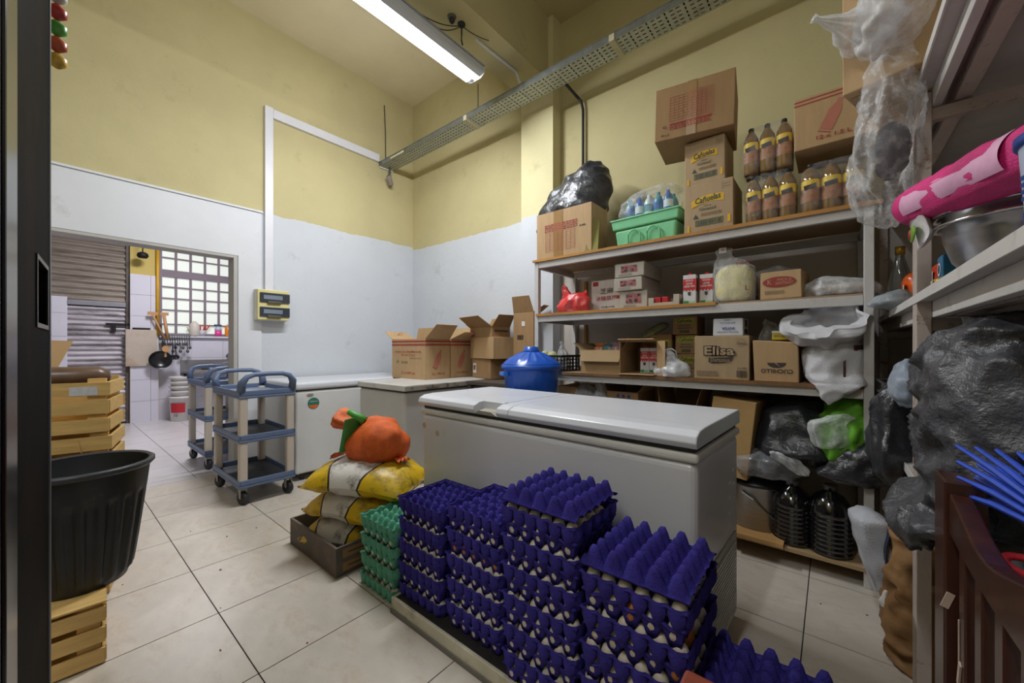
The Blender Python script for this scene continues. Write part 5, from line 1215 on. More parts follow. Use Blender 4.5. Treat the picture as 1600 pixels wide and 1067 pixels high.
bag_at('black_bag', 'dull black bag behind the heap, reaching up to the lower shelf', 'bag', 1225, 2.96, ZF+.40, [(.0, 0, 0, .22, .12), (.2, 0, 0, .24, .13), (.33, .03, 0, .2, .12), (.40, .05, 0, .1, .08), (.42, .05, 0, .02, .02)], m_bag2, 15, .03, 7)
bag_at('black_bag', 'stack of flat folded black bags in front of the right post', 'bag', 1335, 2.56, ZF+.40, [(.0, 0, 0, .10, .05), (.03, .0, 0, .15, .07), (.08, .02, .0, .12, .07), (.15, .05, 0, .09, .06), (.21, .05, 0, .03, .03)], m_bag, 18, .022, 11)
m_lime = M('lime_cloth', '#5c9c22', .75, .18, 10, bump=.3, bs=90, sheen=.2)
bag_at('green_cloth', 'bunched lime green cloth bag under the lower shelf', 'cloth', 1322, 2.66, ZF+.47, [(.0, -.01, -.04, .06, .05), (.05, 0, -.05, .10, .08), (.14, .0, -.04, .115, .09), (.22, .01, -.02, .11, .09), (.30, .03, .02, .10, .08), (.36, .04, .03, .06, .05), (.375, .04, .03, .01, .01)], m_lime, 22, .03, 12, .12, part='cloth_body', crease=.85)
bag_at('clear_bag', 'crumpled clear bag lying on the lime green cloth', 'bag', 1293, 2.56, ZF+.56, [(.0, 0, 0, .05, .03), (.05, .02, 0, .08, .045), (.12, .0, 0, .075, .045), (.16, .05, 0, .05, .03), (.18, .07, 0, .01, .01)], m_filmw, 25, .018, 13, .1)

# ================================================================ right-hand rack
XR = .214
m_rust2 = M('rusty_white', '#b9aca4', .55, .08, 6, dirt=('#7b4a2a', .8, 26, .56, .66), bump=.2, bs=60)
m_rr = M('rack_white', '#cfccc8', .5, .07, 5, dirt=('#7d6a54', .5, 9, .56, .72))
m_ply = M('white_ply', '#b6b2ae', .6, .08, 2, stretch=(1, 4, 1), dirt=('#8a7860', .4, 2.4, .55, .75))
rr = thing('storage_rack', 'rust-speckled white rack on the right with shelves running toward the camera', 'rack', (.55, 1.7, 0))
def r2(b, n, m, **k): o = b.build(n, m, rr, **k); o.location = (-.55, -1.7, 0); return o
for y0, y1 in ((1.826, 1.905), (3.10, 3.16), (.38, .46)):
    if y0 > .5: r2(MB().box(XR, XR+.035, y0, y1, 0, 2.0), 'post', m_rust2, bevel=.002)
    r2(MB().box(.86, .895, y0, y1, 0, 2.0), 'rear_post', m_rust2, bevel=.002)
ZR = (.735, 1.345, 2.03)
for z in ZR:
    y_a = .35 if z > .8 else .6
    r2(MB().box(XR+.002, .90, y_a, 3.17, z-.022, z), 'shelf_board', m_ply)
    r2(MB().box(XR-.003, XR+.0015, y_a, 3.17, z-.026, z+.002), 'board_edge', m_rr)
    r2(MB().box(XR+.036, XR+.06, y_a, 3.17, z-.075, z-.0225), 'front_rail', m_rr, bevel=.002); r2(MB().box(XR+.085, XR+.125, y_a, 3.17, z-.072, z-.0225), 'inner_rail', m_rust2, bevel=.002)
    for yc in (1.84, 3.11): r2(MB().box(XR+.0355, .859, yc, yc+.03, z-.118, z-.078), 'cross_bar', m_rust2, bevel=.002)
r2(MB().box(XR+.036, .859, 3.175, 3.185, 1.4, 1.95), 'back_panel', m_back)
def rpos(px, X, z): p = at_x(px, X); return (X, p.y, z)
# pail, bowls and pink net bag on the middle shelf
ZM = ZR[1]
def rbox(lab, x0, x1, y0, y1, z0, h, mat, name='cardboard_box', **k):
    c = Carton(lab, x0, x1, y0, z0, h, y1-y0, mat=mat, name=name, **k); return c
pl = at_x(1600, .335); 
t = thing('paint_pail', 'white and blue plastic pail with blue rim at the right edge of the picture', 'pail', (.315, 1.03, ZM+.001))
MB().lathe([(.062, 0), (.066, .004), (.075, .155), (.076, .165)], 36).build('pail_body', M('pail_white', '#b9c4dc', .35, .1, 3), t, True)
MB().lathe([(.0665, .004), (.0705, .05)], 36, close=False).build('blue_base_band', M('pail_blue', '#1f4fa8', .35, .15, 10), t, True)
MB().lathe([(.078, .157), (.081, .160), (.081, .173), (.07, .177), (.001, .175)], 36).build('pail_lid', M('lid_blue', '#1b3f8c', .35), t, True)
for k in range(4): MB().cbox((-.0715, -.012+.002*k, .07+.012*k), (.003, .018, .006), (0, 0, .15)).build('label_line', M('lid_blue', '#1b3f8c'), t)
def bowl(lab, x, y, z, r, h_):
    t = thing('steel_bowl', lab, 'bowl', (x, y, z))
    MB().lathe([(r*.45, 0), (r*.6, h_*.06), (r*.82, h_*.35), (r*.94, h_*.75), (r*.96, h_*.97), (r*1.08, h_*1.0), (r*1.085, h_*1.02), (r*.94, h_*.99), (r*.92, h_*.75), (r*.8, h_*.37), (r*.55, h_*.1), (.001, h_*.07)], 44).build('bowl_body', m_ss, t, True)
    MB().lathe([(r*1.06, h_*.985), (r*1.10, h_*1.0), (r*1.10, h_*1.03), (r*1.06, h_*1.04)], 44).build('rolled_rim', M('polished', '#c8c8ca', .12, .04, 4, metal=.9), t, True)
    return t
bowl('lower of two nested steel mixing bowls on the right rack', .345, 1.50, ZM+.001, .128, .135)
bowl('upper of two nested steel mixing bowls on the right rack', .345, 1.50, ZM+.034, .129, .13)
m_pink = M('pink_net', '#d42a7c', .5, .25, 9, bump=.9, bs=230)
pA, pB = Vector((.195, 1.60, 1.575)), Vector((.34, 1.12, 1.545))
t = thing('pink_bag', 'bright pink net pack of rolls lying across the steel bowls', 'bag', (pA+pB)/2)
pr = (pB-pA).to_track_quat('Z', 'Y').to_euler()
rings([(-.27, 0, 0, .03, .03), (-.25, 0, 0, .060, .050), (-.1, 0, 0, .064, .054), (.08, 0, 0, .064, .054), (.22, 0, 0, .06, .05), (.26, 0, 0, .03, .03)], 4, 44, .02, 6, .007, 14, .6, n=2.6).build('pack_body', m_pink, t, True, rot=pr)
am = (Euler(pr).to_matrix().inverted() @ Vector((-.8, -.5, .25))); a0 = math.atan2(am.y, am.x)
MB().grid(14, 12, lambda u, v: (.0675*math.cos(a0+(u-.5)*1.7), .0575*math.sin(a0+(u-.5)*1.7), -.2+.36*v)).build('pale_label', M('pale_pink', '#d9a4c4', .4, .2, 12), t, True, rot=pr)
t2 = thing('sugar_bag', 'small white and green printed bag hanging under the pink pack', 'bag', (.195, 1.56, 1.50))
pillow(.15, .09, .035, 9, 0, .005).build('bag_body', M('white_print', '#d2cfd2', .35, .1, 9), t2, True, rot=(1.35, 0, PI/2))
MB().lathe([(.001, .003), (.03, .003), (.032, 0)], 20, mat=Matrix.Translation((-.021, -.02, -.012)) @ Euler((PI/2, 0, -PI/2)).to_matrix().to_4x4() @ Matrix.Diagonal((1.3, .7, 1, 1))).build('green_mark', M('mark_green', '#6c9a2c', .5), t2, True)
MB().lathe([(.001, .004), (.014, .004), (.015, 0)], 16, mat=Matrix.Translation((-.022, .01, -.008)) @ Euler((PI/2, 0, -PI/2)).to_matrix().to_4x4()).build('red_mark', M('mark_red', '#a3283a', .5), t2, True)
# bottle, snack box, packets further back on that shelf
bx_, by_, _ = rpos(1400, .285, ZM)
t = thing('glass_bottle', 'clear glass bottle with gold cap on the right rack', 'bottle', (.262, 2.72, ZM+.001)); t.scale = (1.15, 1.15, 1.2)
m_gl = M('clear_glass', '#dfe6e4', .04, 0, trans=.95)
MB().lathe([(.036, 0), (.04, .01), (.04, .12), (.034, .16), (.018, .215), (.014, .235), (.014, .255)], 24).build('bottle_glass', m_gl, t, True)
MB().lathe([(.041, .02), (.041, .075)], 24, close=False).build('paper_label', M('label_cream', '#d6d0b4', .5, .1, 30), t, True)
MB().lathe([(.016, .242), (.017, .275), (.001, .277)], 16).build('gold_cap', M('gold_cap', '#b58a2c', .3, metal=.6), t, True)
c = rbox('open kraft box of snack packs on the right rack', .30, .62, 1.98, 2.85, ZM+.001, .11, m_kraft, lid=False, flaps=[('b', 1.3, .12), ('l', .9, .02), ('f', .8, .1)])
c.t.location.x = .54
for k, (yy, xx, hz, col, lab) in enumerate(((2.57, .30, .17, '#d0571f', 'orange snack bag beyond the rusty post on the right rack'), (1.99, .31, .125, '#c23a22', 'red and white snack packet right of the rusty rack post'), (1.715, .30, .10, '#2a6f9a', 'blue boxed packet with a white ring beside the steel bowls'), (2.02, .43, .16, '#b3a25a', 'straw-coloured packet behind the red packet'), (2.80, .34, .20, '#b59a58', 'tan packet leaning behind the glass bottle'), (1.655, .255, .03, '#c9a72a', 'small yellow packet lying beside the steel bowls'))):
    t = thing('snack_pack', lab, 'packet', (xx, yy, ZM+.002))
    if k == 2:
        MB().box(-.05, .05, -.035, .035, 0, hz).build('pack_box', M('pk%d' % k, col, .4, .15, 14), t, bevel=.003)
        MB().lathe([(.014, 0), (.02, 0), (.02, .001), (.014, .001)], 20, mat=Matrix.Translation((-.051, 0, .06)) @ Euler((0, -PI/2, 0)).to_matrix().to_4x4(), close=False).build('ring_logo', wht, t)
    else:
        blob((0, 0, hz/2), (.045 if k < 5 else .03, .075 if k < 5 else .03, hz/2), .012 if k < 5 else .003, 12, k+30, 2.5, 32, 20, .6).build('pack_body', M('pk%d' % k, col, .28, .45, 16), t, True)
        MB().grid(10, 1, lambda u, v: (-.044 if k < 5 else -.03, (-.05+.1*u)*(1 if k < 5 else .3), hz*.3+hz*.4*v)).build('white_band', M('pk_white', '#cfcac4', .4, .2, 30), t)
t = thing('grey_bag', 'pale grey plastic bag drooping over the rack shelf end', 'bag', (.225, 2.42, ZM+.003), rot=(0, 0, .1))
rings([(.0, -.0, 0, .05, .12), (.02, -.02, 0, .07, .15), (.05, -.02, 0, .06, .13), (.075, 0, 0, .03, .07), (.08, 0, 0, .01, .02)], 6, 50, .06, 6, .012, 12, .6).build('bag_body', film('greyblue_film', '#aeb8c0', .55, .3, .2, .2), t, True)
# big box and clear bag on the top shelf
c = Carton('large kraft box overhanging the top shelf of the right rack', -.21, .21, -.2, ZR[2]+.004, .42, .40, mat=m_kraft, rot=(0, 0, -.32+.0), jit=.006)
c.t.location = (.29, 1.87, ZR[2]+.004)
c.rects('red_print', m_redlite, [(.45, .5, .35, .9), (.55, .6, .3, .85), (.4, .66, .55, .62)], 'l'); c.lines(.3, .7, .2, .5, 5, m_redlite, 'l', 6)
MB().hexa([(-.20, -.16, -.002), (-.02, -.16, -.002), (-.02, -.05, -.002), (-.20, -.05, -.002), (-.20, -.16, -.001), (-.02, -.16, -.001), (-.02, -.05, -.03), (-.20, -.05, -.03)]).build('torn_flap', m_kraft_in, c.t)
m_film2 = film('big_clear_bag', '#f2f4f6', .07, .42, .08, .5)
pb = at_D(1400, 1.32)
t = thing('clear_bag', 'large clear plastic bag hanging from the top of the right rack', 'bag', (.135, 1.84, 1.62))
rings([(.0, .02, .12, .02, .05), (.03, .01, .1, .05, .13), (.10, .0, .06, .07, .19), (.20, .0, .02, .075, .20), (.32, .01, -.03, .07, .18), (.42, .01, -.05, .06, .14), (.50, .02, -.04, .05, .11), (.58, .02, -.03, .06, .14)], 11, 84, .07, 6, .03, 9, .8, sub=6).build('bag_film', m_film2, t, True)
blob((.02, -.02, .21), (.04, .07, .09), .02, 12, 2, 2.2, 30, 20, .6, False).build('dark_filling', M('dark_cloth', '#3a3c42', .7, .3, 10), t, True)
t = thing('clear_bag', 'milky plastic bag with a twisted corner above the hanging clear bag', 'bag', (.145, 1.68, 2.10))
rings([(.0, 0, 0, .05, .1), (.03, 0, 0, .075, .18), (.10, 0, 0, .085, .21), (.18, .0, 0, .07, .19), (.24, .0, 0, .03, .1)], 14, 72, .05, 8, .02, 10, .7, sub=6).build('bag_film', film('milky_bag', '#eef0f3', .30, .45, .12, .45), t, True)
rings([(.0, 0, 0, .10, .07), (.07, 0, 0, .065, .045), (.14, .0, 0, .025, .018), (.20, .0, 0, .008, .008), (.215, .0, 0, .013, .012)], 2, 36, .18, 7, .006, 16, .5).build('twisted_corner', film('milky_bag'), t, True, loc=(-.03, .02, .09), rot=Vector((-.70, -.62, .12)).to_track_quat('Z', 'Y').to_euler())
# lower shelf of the right rack: big black bag, brush, tray, crate
ZL = ZR[0]
t = thing('rubbish_bag', 'big crumpled black rubbish bag filling the lower bay of the right rack', 'bag', (.33, 1.52, ZL-.06))
rings([(-.03, -.16, .0, .012, .06), (.03, -.165, .0, .03, .16), (.075, -.14, .0, .04, .22), (.10, -.05, .0, .09, .25), (.18, -.01, .0, .13, .275), (.32, -.0, .0, .145, .29), (.46, .0, .0, .14, .28), (.53, .01, .02, .12, .25), (.57, .02, .05, .08, .18), (.585, .02, .06, .02, .1)], 21, 150, .012, 6, .034, 10, .85, n=2.5, sub=10).build('bag_body', m_bag2, t, True)
t = thing('black_bag', 'limp black bag hanging between the two racks', 'bag', (.185, 2.25, .62))
rings([(.0, .0, -.05, .02, .05), (.06, 0, -.03, .05, .13), (.16, .0, .0, .07, .18), (.26, .01, .02, .06, .14), (.36, .02, -.04, .05, .10), (.44, .03, -.1, .02, .03)], 24, 64, .08, 6, .03, 9, .8).build('bag_body', m_bag, t, True)
p = at_x(1420, .30)
t = thing('dish_rack', 'black plastic tray jutting from the right rack beside a clear bag', 'tray', (.24, 2.37, .965))
for z in (0, .05): MB().box(-.075, .075, -.19, -.18, z, z+.012).box(-.075, .075, .18, .19, z, z+.012).box(-.075, -.063, -.18, .18, z, z+.012).box(.063, .075, -.18, .18, z, z+.012).build('tray_rim', M('black_plastic', '#17181b'), t, bevel=.004)
for k in range(6): MB().box(-.07, -.063, -.17+.066*k, -.16+.066*k, .012, .05).build('upright', M('black_plastic', '#17181b'), t)
MB().box(-.07, .07, -.185, .185, .0, .006).build('base', M('black_plastic', '#17181b'), t)
t = thing('clear_bag', 'bluish clear bag bulging over the black tray', 'bag', (.225, 2.10, .95))
rings([(.0, 0, .0, .02, .05), (.04, 0, 0, .05, .09), (.10, .0, .0, .05, .09), (.15, .0, .02, .03, .05), (.18, .0, .03, .005, .01)], 27, 48, .08, 6, .014, 13, .7).build('bag_film', film('bluish_film', '#b9c6d8', .4, .4, .12, .3), t, True)
c = rbox('kraft box deep on the lower right rack beside the post', .30, .62, 2.42, 2.75, ZL+.001, .40, m_kraft3)
# blue brush
t = thing('scrubbing_brush', 'brush with long bright blue bristles at the right edge of the picture', 'brush', (.285, 1.02, .90))
m_br = M('blue_bristle', '#2d4fc0', .5, .2, 20)
rnd = random.Random(4)
for i in range(4):
    for j in range(5):
        dz, dx = .012*(i-1.5), .012*(j-2)
        tip = Vector((dx*2.2-.03, .19+rnd.uniform(-.015, .015), dz*2.6+.02))
        MB().tube([(dx, 0, dz), ((dx+tip.x)/2, .1, (dz+tip.z)/2+.004), tip], [.005, .006, .0035], 6).build('bristle_tuft', m_br, t)
MB().box(-.04, .04, -.05, .0, -.03, .03).build('brush_block', M('brush_block', '#203a8c', .4), t, bevel=.006)
MB().tube([(0, -.02, -.03), (.02, -.04, -.09), (.03, -.05, -.115)], .01, 8).build('brush_handle', M('brush_block', '#203a8c'), t, True)
# scissors / red-handled things in a wire tray under the brush
t = thing('tool_tray', 'grey tray of utensils with red handles behind the wooden gate', 'tray', (.335, 1.0, .737))
MB().box(-.09, .09, -.12, .16, 0, .006).box(-.09, -.084, -.12, .16, .006, .045).box(.084, .09, -.12, .16, .006, .045).box(-.084, .084, .154, .16, .006, .045).box(-.084, .084, -.12, -.114, .006, .045).build('tray_body', M('tray_grey', '#77797a', .4, .1, 8), t)
for k, (a, col) in enumerate(((-.2, '#b3212f'), (.1, '#c9c9cc'), (.35, '#8f8f92'), (-.4, '#c9b32c'))):
    MB().tube([(-.05+.03*k, -.1, .03+.008*k), (-.05+.03*k+.06*math.sin(a), .14, .05)], .006, 8).build('utensil', M('utensil%d' % k, col, .35), t)
tr = [(.0+.03*math.cos(i*PI/6), -.03+.045*math.sin(i*PI/6), .062) for i in range(13)]
ts = thing('scissors', 'pair of scissors with red ring handles on the utensil tray', 'scissors', (.262, 1.10, .735))
MB().tube(tr, .007, 8).build('ring_handle', M('scissor_red', '#c42f3c', .4), ts, True); MB().tube([(x+.05, y+.05, z+.002) for x, y, z in tr], .007, 8).build('ring_handle', M('scissor_red', '#c42f3c'), ts, True)
MB().hexa([(.02, .02, .058), (.03, .02, .058), (.06, .16, .058), (.055, .16, .058), (.02, .02, .062), (.03, .02, .062), (.06, .16, .062), (.055, .16, .062)]).build('blade', m_ss, ts)
# sacks standing by the right rack post
m_bur = M('pale_weave', '#b9bcc4', .55, .05, 12, bump=.9, bs=190)
pw0, pw1 = at_z(1350, 900, .25), at_y(1368, 2.1)
t = thing('woven_sack', 'slumped pale grey woven sack leaning at the foot of the right rack', 'sack', (.15, 2.13, .20), rot=(0, .0, .2))
rings([(.0, .03, 0, .035, .06), (.02, .03, 0, .05, .08), (.12, .0, 0, .06, .085), (.22, -.02, 0, .06, .085), (.29, -.04, 0, .055, .08), (.315, -.045, .0, .03, .05)], 5, 50, .02, 5, .008, 12, .5, n=2.8).build('sack_body', m_bur, t, True)
MB().tube([(-.022, -.03, .01), (-.058, -.03, .12), (-.078, -.03, .22), (-.092, -.02, .29)], .006, 6).build('stitched_seam', M('seam_white', '#cfd0d4', .7), t)
MB().box(-.1, .1, -.1, .1, -.145, -.004).build('folded_bottom', M('dark_fold', '#3c3b3c', .8), t) if False else None
m_paper = M('brown_paper', '#8f6a42', .75, .12, 7, bump=.5, bs=24)
t = thing('paper_sack', 'tall crumpled brown paper sack behind the right rack post', 'sack', (.285, 2.06, .0), rotz=.1)
rings([(.002, 0, 0, .115, .09), (.1, 0, 0, .13, .10), (.3, .0, 0, .125, .10), (.46, .01, 0, .12, .095), (.53, .02, 0, .11, .07), (.58, .01, 0, .10, .04), (.60, .02, 0, .08, .02)], 8, 84, .02, 5, .026, 15, .85, n=3.2, sub=8).build('sack_body', m_paper, t, True)
MB().grid(3, 8, lambda u, v: (-.118-.014*math.sin(PI*v), -.03+.07*u, .30+.18*v)).build('navy_patch', M('navy_print', '#1e2740', .6), t, solid=.002)
lettering(t, 'HARINA', .05, (-.06, -.112, .36), blk, (PI/2, PI/2, -.1), .16)
t = thing('paper_scrap', 'little twist of white paper hanging from the brown sack', 'paper', (.155, 2.03, .19))
rings([(.0, 0, 0, .012, .012), (.02, 0, 0, .018, .014), (.05, 0, 0, .008, .008), (.08, .01, 0, .004, .004)], 3, 16, .2, 4, .004, 40, .5).build('scrap', wht, t, True); MB().tube([(.005, 0, .075), (.02, .0, .12)], .0015, 5).build('string', wht, t)

# ================================================================ foreground
m_teak = M('red_brown_wood', '#3b1d15', .34, .25, 4, stretch=(8, 8, 1), spec=.5, coat=.2, bump=.05)
m_scuff = M('paint_scuff', '#b9a596', .6)
t = thing('wooden_gate', 'dark red-brown wooden gate panel with curved top rail and slats, close at right', 'gate', (.205, 1.215, 0))
gy = 1.215
def gt(b, n, m, **k): o = b.build(n, m, t, **k); o.location = (-.205, -gy, 0); return o
gt(MB().box(.176, .236, 1.17, 1.262, 0, .902), 'post', m_teak, bevel=.004, seg=2)
b = MB(); N = 16
def rail(i, s):
    u = i/N; y = 1.169-u*.62; ztop = .866+.012*math.cos(u*9)-.018*math.sin(u*5)
    zb = .795-.012*math.sin(u*4)
    return [(.183 if s == 0 else .213, y, ztop), (.183 if s == 0 else .213, y, zb)]
vs_ = []
for i in range(N+1): vs_ += rail(i, 0)+rail(i, 1)
fs = []
for i in range(N):
    a, c_ = i*4, (i+1)*4; fs += [(a, c_, c_+1, a+1), (a+2, a+3, c_+3, c_+2), (a, a+2, c_+2, c_), (a+1, c_+1, c_+3, a+3)]
fs += [(0, 1, 3, 2), (N*4, N*4+2, N*4+3, N*4+1)]
b.add(vs_, fs); gt(b, 'top_rail', m_teak, bevel=.003)
gt(MB().box(.186, .212, .55, 1.169, .10, .16), 'bottom_rail', m_teak, bevel=.003)
for k in range(5): gt(MB().box(.189, .209, 1.085-.105*k, 1.125-.105*k, .161, .80), 'slat', m_teak, bevel=.003)
for (y, z, h_) in ((1.262, .33, .06), (1.11, .45, .2)): gt(MB().box(.1745, .1758, y-.06, y-.053, z, z+h_) if y > 1.2 else MB().box(.187, .1885, y+.006, y+.011, z, z+h_), 'scuff', m_scuff)
gt(MB().cbox((.181, 1.1685, .66), (.012, .003, .032), (0, .3, 0)), 'scuff', m_scuff)
gt(MB().cbox((.187, 1.112, .55), (.003, .012, .05), (.3, 0, 0)), 'scuff', m_scuff)
t = thing('patterned_cloth', 'maroon and white patterned cloth showing between the gate slats', 'cloth', (.27, .96, .0))
b = MB(); b.grid(12, 14, lambda u, v: (.0+.015*math.sin(u*14+v*3), -.16+.30*u, .02+.60*v)); b.build('cloth_sheet', M('maroon_cloth', '#6a2634', .8, .2, 12), t, True, solid=.004)
for k in range(9): MB().cbox((-.022, -.09+.05*(k % 3), .30+.085*(k//3)), (.004, .03, .05), (.6, 0, 0)).build('white_motif', M('cloth_white', '#cfc6c6', .8), t)
# stool corner at the bottom edge
sc = at_z(1071, 1041, .55)
t = thing('wooden_stool', 'red-brown wooden stool whose corner shows at the bottom edge', 'stool', (sc.x+.15, sc.y-.15, 0))
m_stool = M('stool_wood', '#7a3523', .45, .2, 6, stretch=(1, 6, 1), dirt=('#4a2a1c', .5, 9, .5, .7))
MB().box(-.15, .15, -.15, .15, .525, .55).build('seat', m_stool, t, bevel=.008)
for sx in (-1, 1):
    for sy in (-1, 1): MB().box(sx*.12-.016, sx*.12+.016, sy*.12-.016, sy*.12+.016, 0, .524).build('leg', m_stool, t)
# dark door leaf close at the left edge: local x runs from the free edge back towards the camera
t = thing('metal_door', 'dark metal door leaf with recessed pull, open at the left edge of the picture', 'door', (-1.86, .012, 0))
ang = math.atan2(-.055-.016, -.96+1.86)
m_door = M('dark_door', '#0e0c0b', .7, .2, 3, spec=.04, dirt=('#3a2415', .6, 1.6, .5, .75)); m_edge = M('door_edge', '#6f7276', .35, .06, 6, metal=.5)  # brown mottling on the leaf stands in for rust-coloured reflections
dr = bpy.data.objects.new('door_leaf', None)
def dd(b, n, m, **k): return b.build(n, m, t, rot=(0, 0, ang), **k)
hA, hB, zA, zB = .10, .30, H+41.5*1.75/F, H+141.5*1.5/F
bpy.data.objects.remove(dr)
rx0, rx1 = .075, .30
zA, zB = 1.237, 1.40
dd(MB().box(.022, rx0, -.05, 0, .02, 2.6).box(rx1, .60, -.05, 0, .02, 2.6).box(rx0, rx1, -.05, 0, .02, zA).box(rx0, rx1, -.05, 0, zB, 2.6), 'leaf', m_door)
dd(MB().box(0, .021, -.052, .004, .02, 2.6), 'edge_profile', m_edge, bevel=.003)
dd(MB().box(rx0, rx1, -.05, -.042, zA, zB), 'recessed_pull', M('pull_dark', '#2a1d16', .4), bevel=.002)
dd(MB().box(rx0-.012, rx1+.012, .0002, .0035, zB, zB+.012).box(rx0-.012, rx1+.012, .0002, .0035, zA-.012, zA).box(rx0-.012, rx0, .0002, .0035, zA, zB).box(rx1, rx1+.012, .0002, .0035, zA, zB), 'pull_frame', M('pull_frame', '#0c0c0d', .3))
for k in range(4): dd(MB().box(.605+.085*k, .675+.085*k, -.06+.008*k, .003+.004*(k % 2), .02, 2.6), 'hinge_profile', M('profile_black', '#0b0b0d', .25), bevel=.004)
t = thing('snack_strip', 'strip of small colourful packets hanging at the top of the dark door', 'packet', (-1.92, .028, 2.07), rotz=.1)
for k, col in enumerate(('#c9a23a', '#b4502f', '#4f9a3c', '#b3312c', '#c9c4b8')):
    MB().lathe([(.006, 0), (.022, .012), (.024, .035), (.006, .05)], 12, (0, 0, .052*k), sx=.6).build('packet', M('strip%d' % k, col, .35, .4, 30), t, True)

# ================================================================ kitchen things
def kq(px, py, X): return at_x(px, X, py)
bd = [kq(196, 544, KX+.14), kq(245.5, 544, KX+.14)]
t = thing('chopping_board', 'large stained cream chopping board leaning on the tiled pillar', 'board', (KX+.125, (bd[0].y+bd[1].y)/2, kq(220, 572, KX+.14).z))
hw, hh = (bd[1].y-bd[0].y)/2, kq(220, 515, KX+.14).z-kq(220, 572, KX+.14).z
MB().box(0, .02, -hw, hw, 0, hh).build('board_slab', M('board_cream', '#b9ab9c', .6, .08, 2, dirt=('#8a6a3c', .7, 1.8, .48, .7)), t, bevel=.006)
MB().box(-.01, .018, -.1, .1, hh, hh+.03).build('hand_grip', M('black_iron', '#1c1816'), t, bevel=.004)
p = kq(245, 440, KX+.13)
t = tag(MB().tube([(KX+.13, p.y+.01, zsill), (KX+.13, p.y+.01, 2.9)], .022, 8).build('gas_pipe', M('gas_yellow', '#c9971c', .5), smooth=True), 'yellow gas pipe running up beside the kitchen window', 'pipe')
p = kq(223, 400, KX+.3)
t = thing('lamp_socket', 'dark bulb socket hanging before the yellow top of the pillar', 'lamp', (KX+.3, p.y, p.z-.03))
MB().lathe([(.05, 0), (.07, .03), (.06, .07), (.03, .09)], 14).build('socket', M('black_iron', '#1c1816'), t, True); MB().tube([(0, 0, .08), (0, 0, 1.0)], .008, 6).build('cord', M('black_iron', '#1c1816'), t)
# sink counter
zc = kq(295, 579, KX+.5).z
y0, y1 = kq(292, 579, KX+.5).y, 3.0
t = thing('sink_counter', 'stainless sink counter on dark legs under the kitchen window', 'counter', (KX+.27, (y0+y1)/2, 0)); L = (y1-y0)/2
MB().box(-.26, .26, -L, L, zc-.05, zc).build('worktop', M('sink_steel', '#8f8b8c', .35, .08, 4, metal=.6), t, bevel=.006)
MB().box(-.268, -.25, -L, L, zc, zc+.16).build('splashback', M('sink_steel', '#8f8b8c'), t)
for yy in (-L+.06, 0, L-.06):
    for xx in (-.22, .22): MB().box(xx-.02, xx+.02, yy-.02, yy+.02, 0, zc-.051).build('leg', M('dark_leg', '#2c2320', .6), t)
p = kq(355, 552, KX+.05)
MB().tube([(-.25, p.y-t.location.y, zc+.22), (-.16, p.y-t.location.y, zc+.26), (-.08, p.y-t.location.y, zc+.18)], .015, 8).build('tap', m_steel, t, True)
def kthing(name, lab, cat, px, X, z): return thing(name, lab, cat, (X, at_x(px, X).y, z))
t = kthing('cooking_pot', 'steel pan lying tilted on the sink counter', 'pan', 330, KX+.3, zc+.002)
MB().lathe([(.12, 0), (.14, .01), (.15, .09), (.155, .095), (.14, .09), (.13, .012), (.001, .01)], 24).build('pan_body', m_ss, t, True); MB().tube([(0, .13, .08), (-.02, .3, .13), (-.03, .45, .20)], .012, 6).build('pan_handle', m_ss, t)
# stacked white buckets
t = kthing('paint_bucket', 'white and red paint bucket at the bottom of the bucket stack', 'bucket', 284, KX+.36, 0)
MB().lathe([(.13, 0), (.135, .005), (.155, .36), (.165, .365), (.165, .39), (.15, .395), (.001, .39)], 28).build('bucket_body', M('bucket_white', '#cdc9c6', .45, .08, 5, dirt=('#8a7a66', .4, 4, .55, .75)), t, True)
b = MB(); b.grid(10, 1, lambda u, v: ((.1375+.02*(.14+.15*v)/.36+.006)*math.cos(-1.2+1.3*u), (.1375+.02*(.14+.15*v)/.36+.006)*math.sin(-1.2+1.3*u), .14+.15*v)); b.build('red_label', M('bucket_red', '#b3202a', .45), t, True)
lettering(t, '10', .06, (.12, -.10, .10), blk, (PI/2, 0, PI/2-.7), .05)
m_bk = M('bucket_white', '#cdc9c6')
for k in range(4):
    t2 = kthing('bucket', ['lowest', 'second', 'third', 'topmost'][k]+' of the nested white buckets under the sink counter', 'bucket', 284, KX+.36, .396+.075*k)
    MB().lathe([(.12, 0), (.15, .07), (.16, .072), (.16, .088), (.14, .088), (.11, .012), (.001, .012)], 26).build('bucket_body', m_bk, t2, True); MB().lathe([(.151, .06), (.163, .062), (.163, .07), (.151, .072)], 26).build('bucket_rim', m_bk, t2, True)
# utensil rail with wok, spoons, whisks
ya_, yb_ = kq(250, 540, KX+.2).y, kq(300, 520, KX+.2).y; zr = kq(275, 524, KX+.2).z
t = thing('utensil_rail', 'wire utensil rack crowded with whisks and ladles beside the window', 'rack', (KX+.15, (ya_+yb_)/2, zr)); L = (yb_-ya_)/2
MB().box(-.14, -.0, -L, -L+.02, -.01, .01).box(-.14, -.0, L-.02, L, -.01, .01).box(-.01, .01, -L, L, -.012, .012).build('rail', m_steel, t)
for k in range(12):
    yy = -L+.03+(2*L-.06)*k/11; ln = .12+.06*((k*5) % 3)
    q = MB().tube([(.012, yy, .0), (.02, yy, -.05), (.02, yy+.01, -ln)], .006, 5)
    q.lathe([(.004, -.03), (.02, -.015), (.024, 0), (.016, .02), (.004, .03)], 8, (.02, yy+.01, -ln-.02)); q.build('hanging_whisk', M('dull_steel', '#5f5a58', .35, metal=.6), t, True)
pn = kq(250, 562, KX+.2)
t = thing('wok', 'black wok hanging below the utensil rack', 'pan', (KX+.23, pn.y, pn.z))
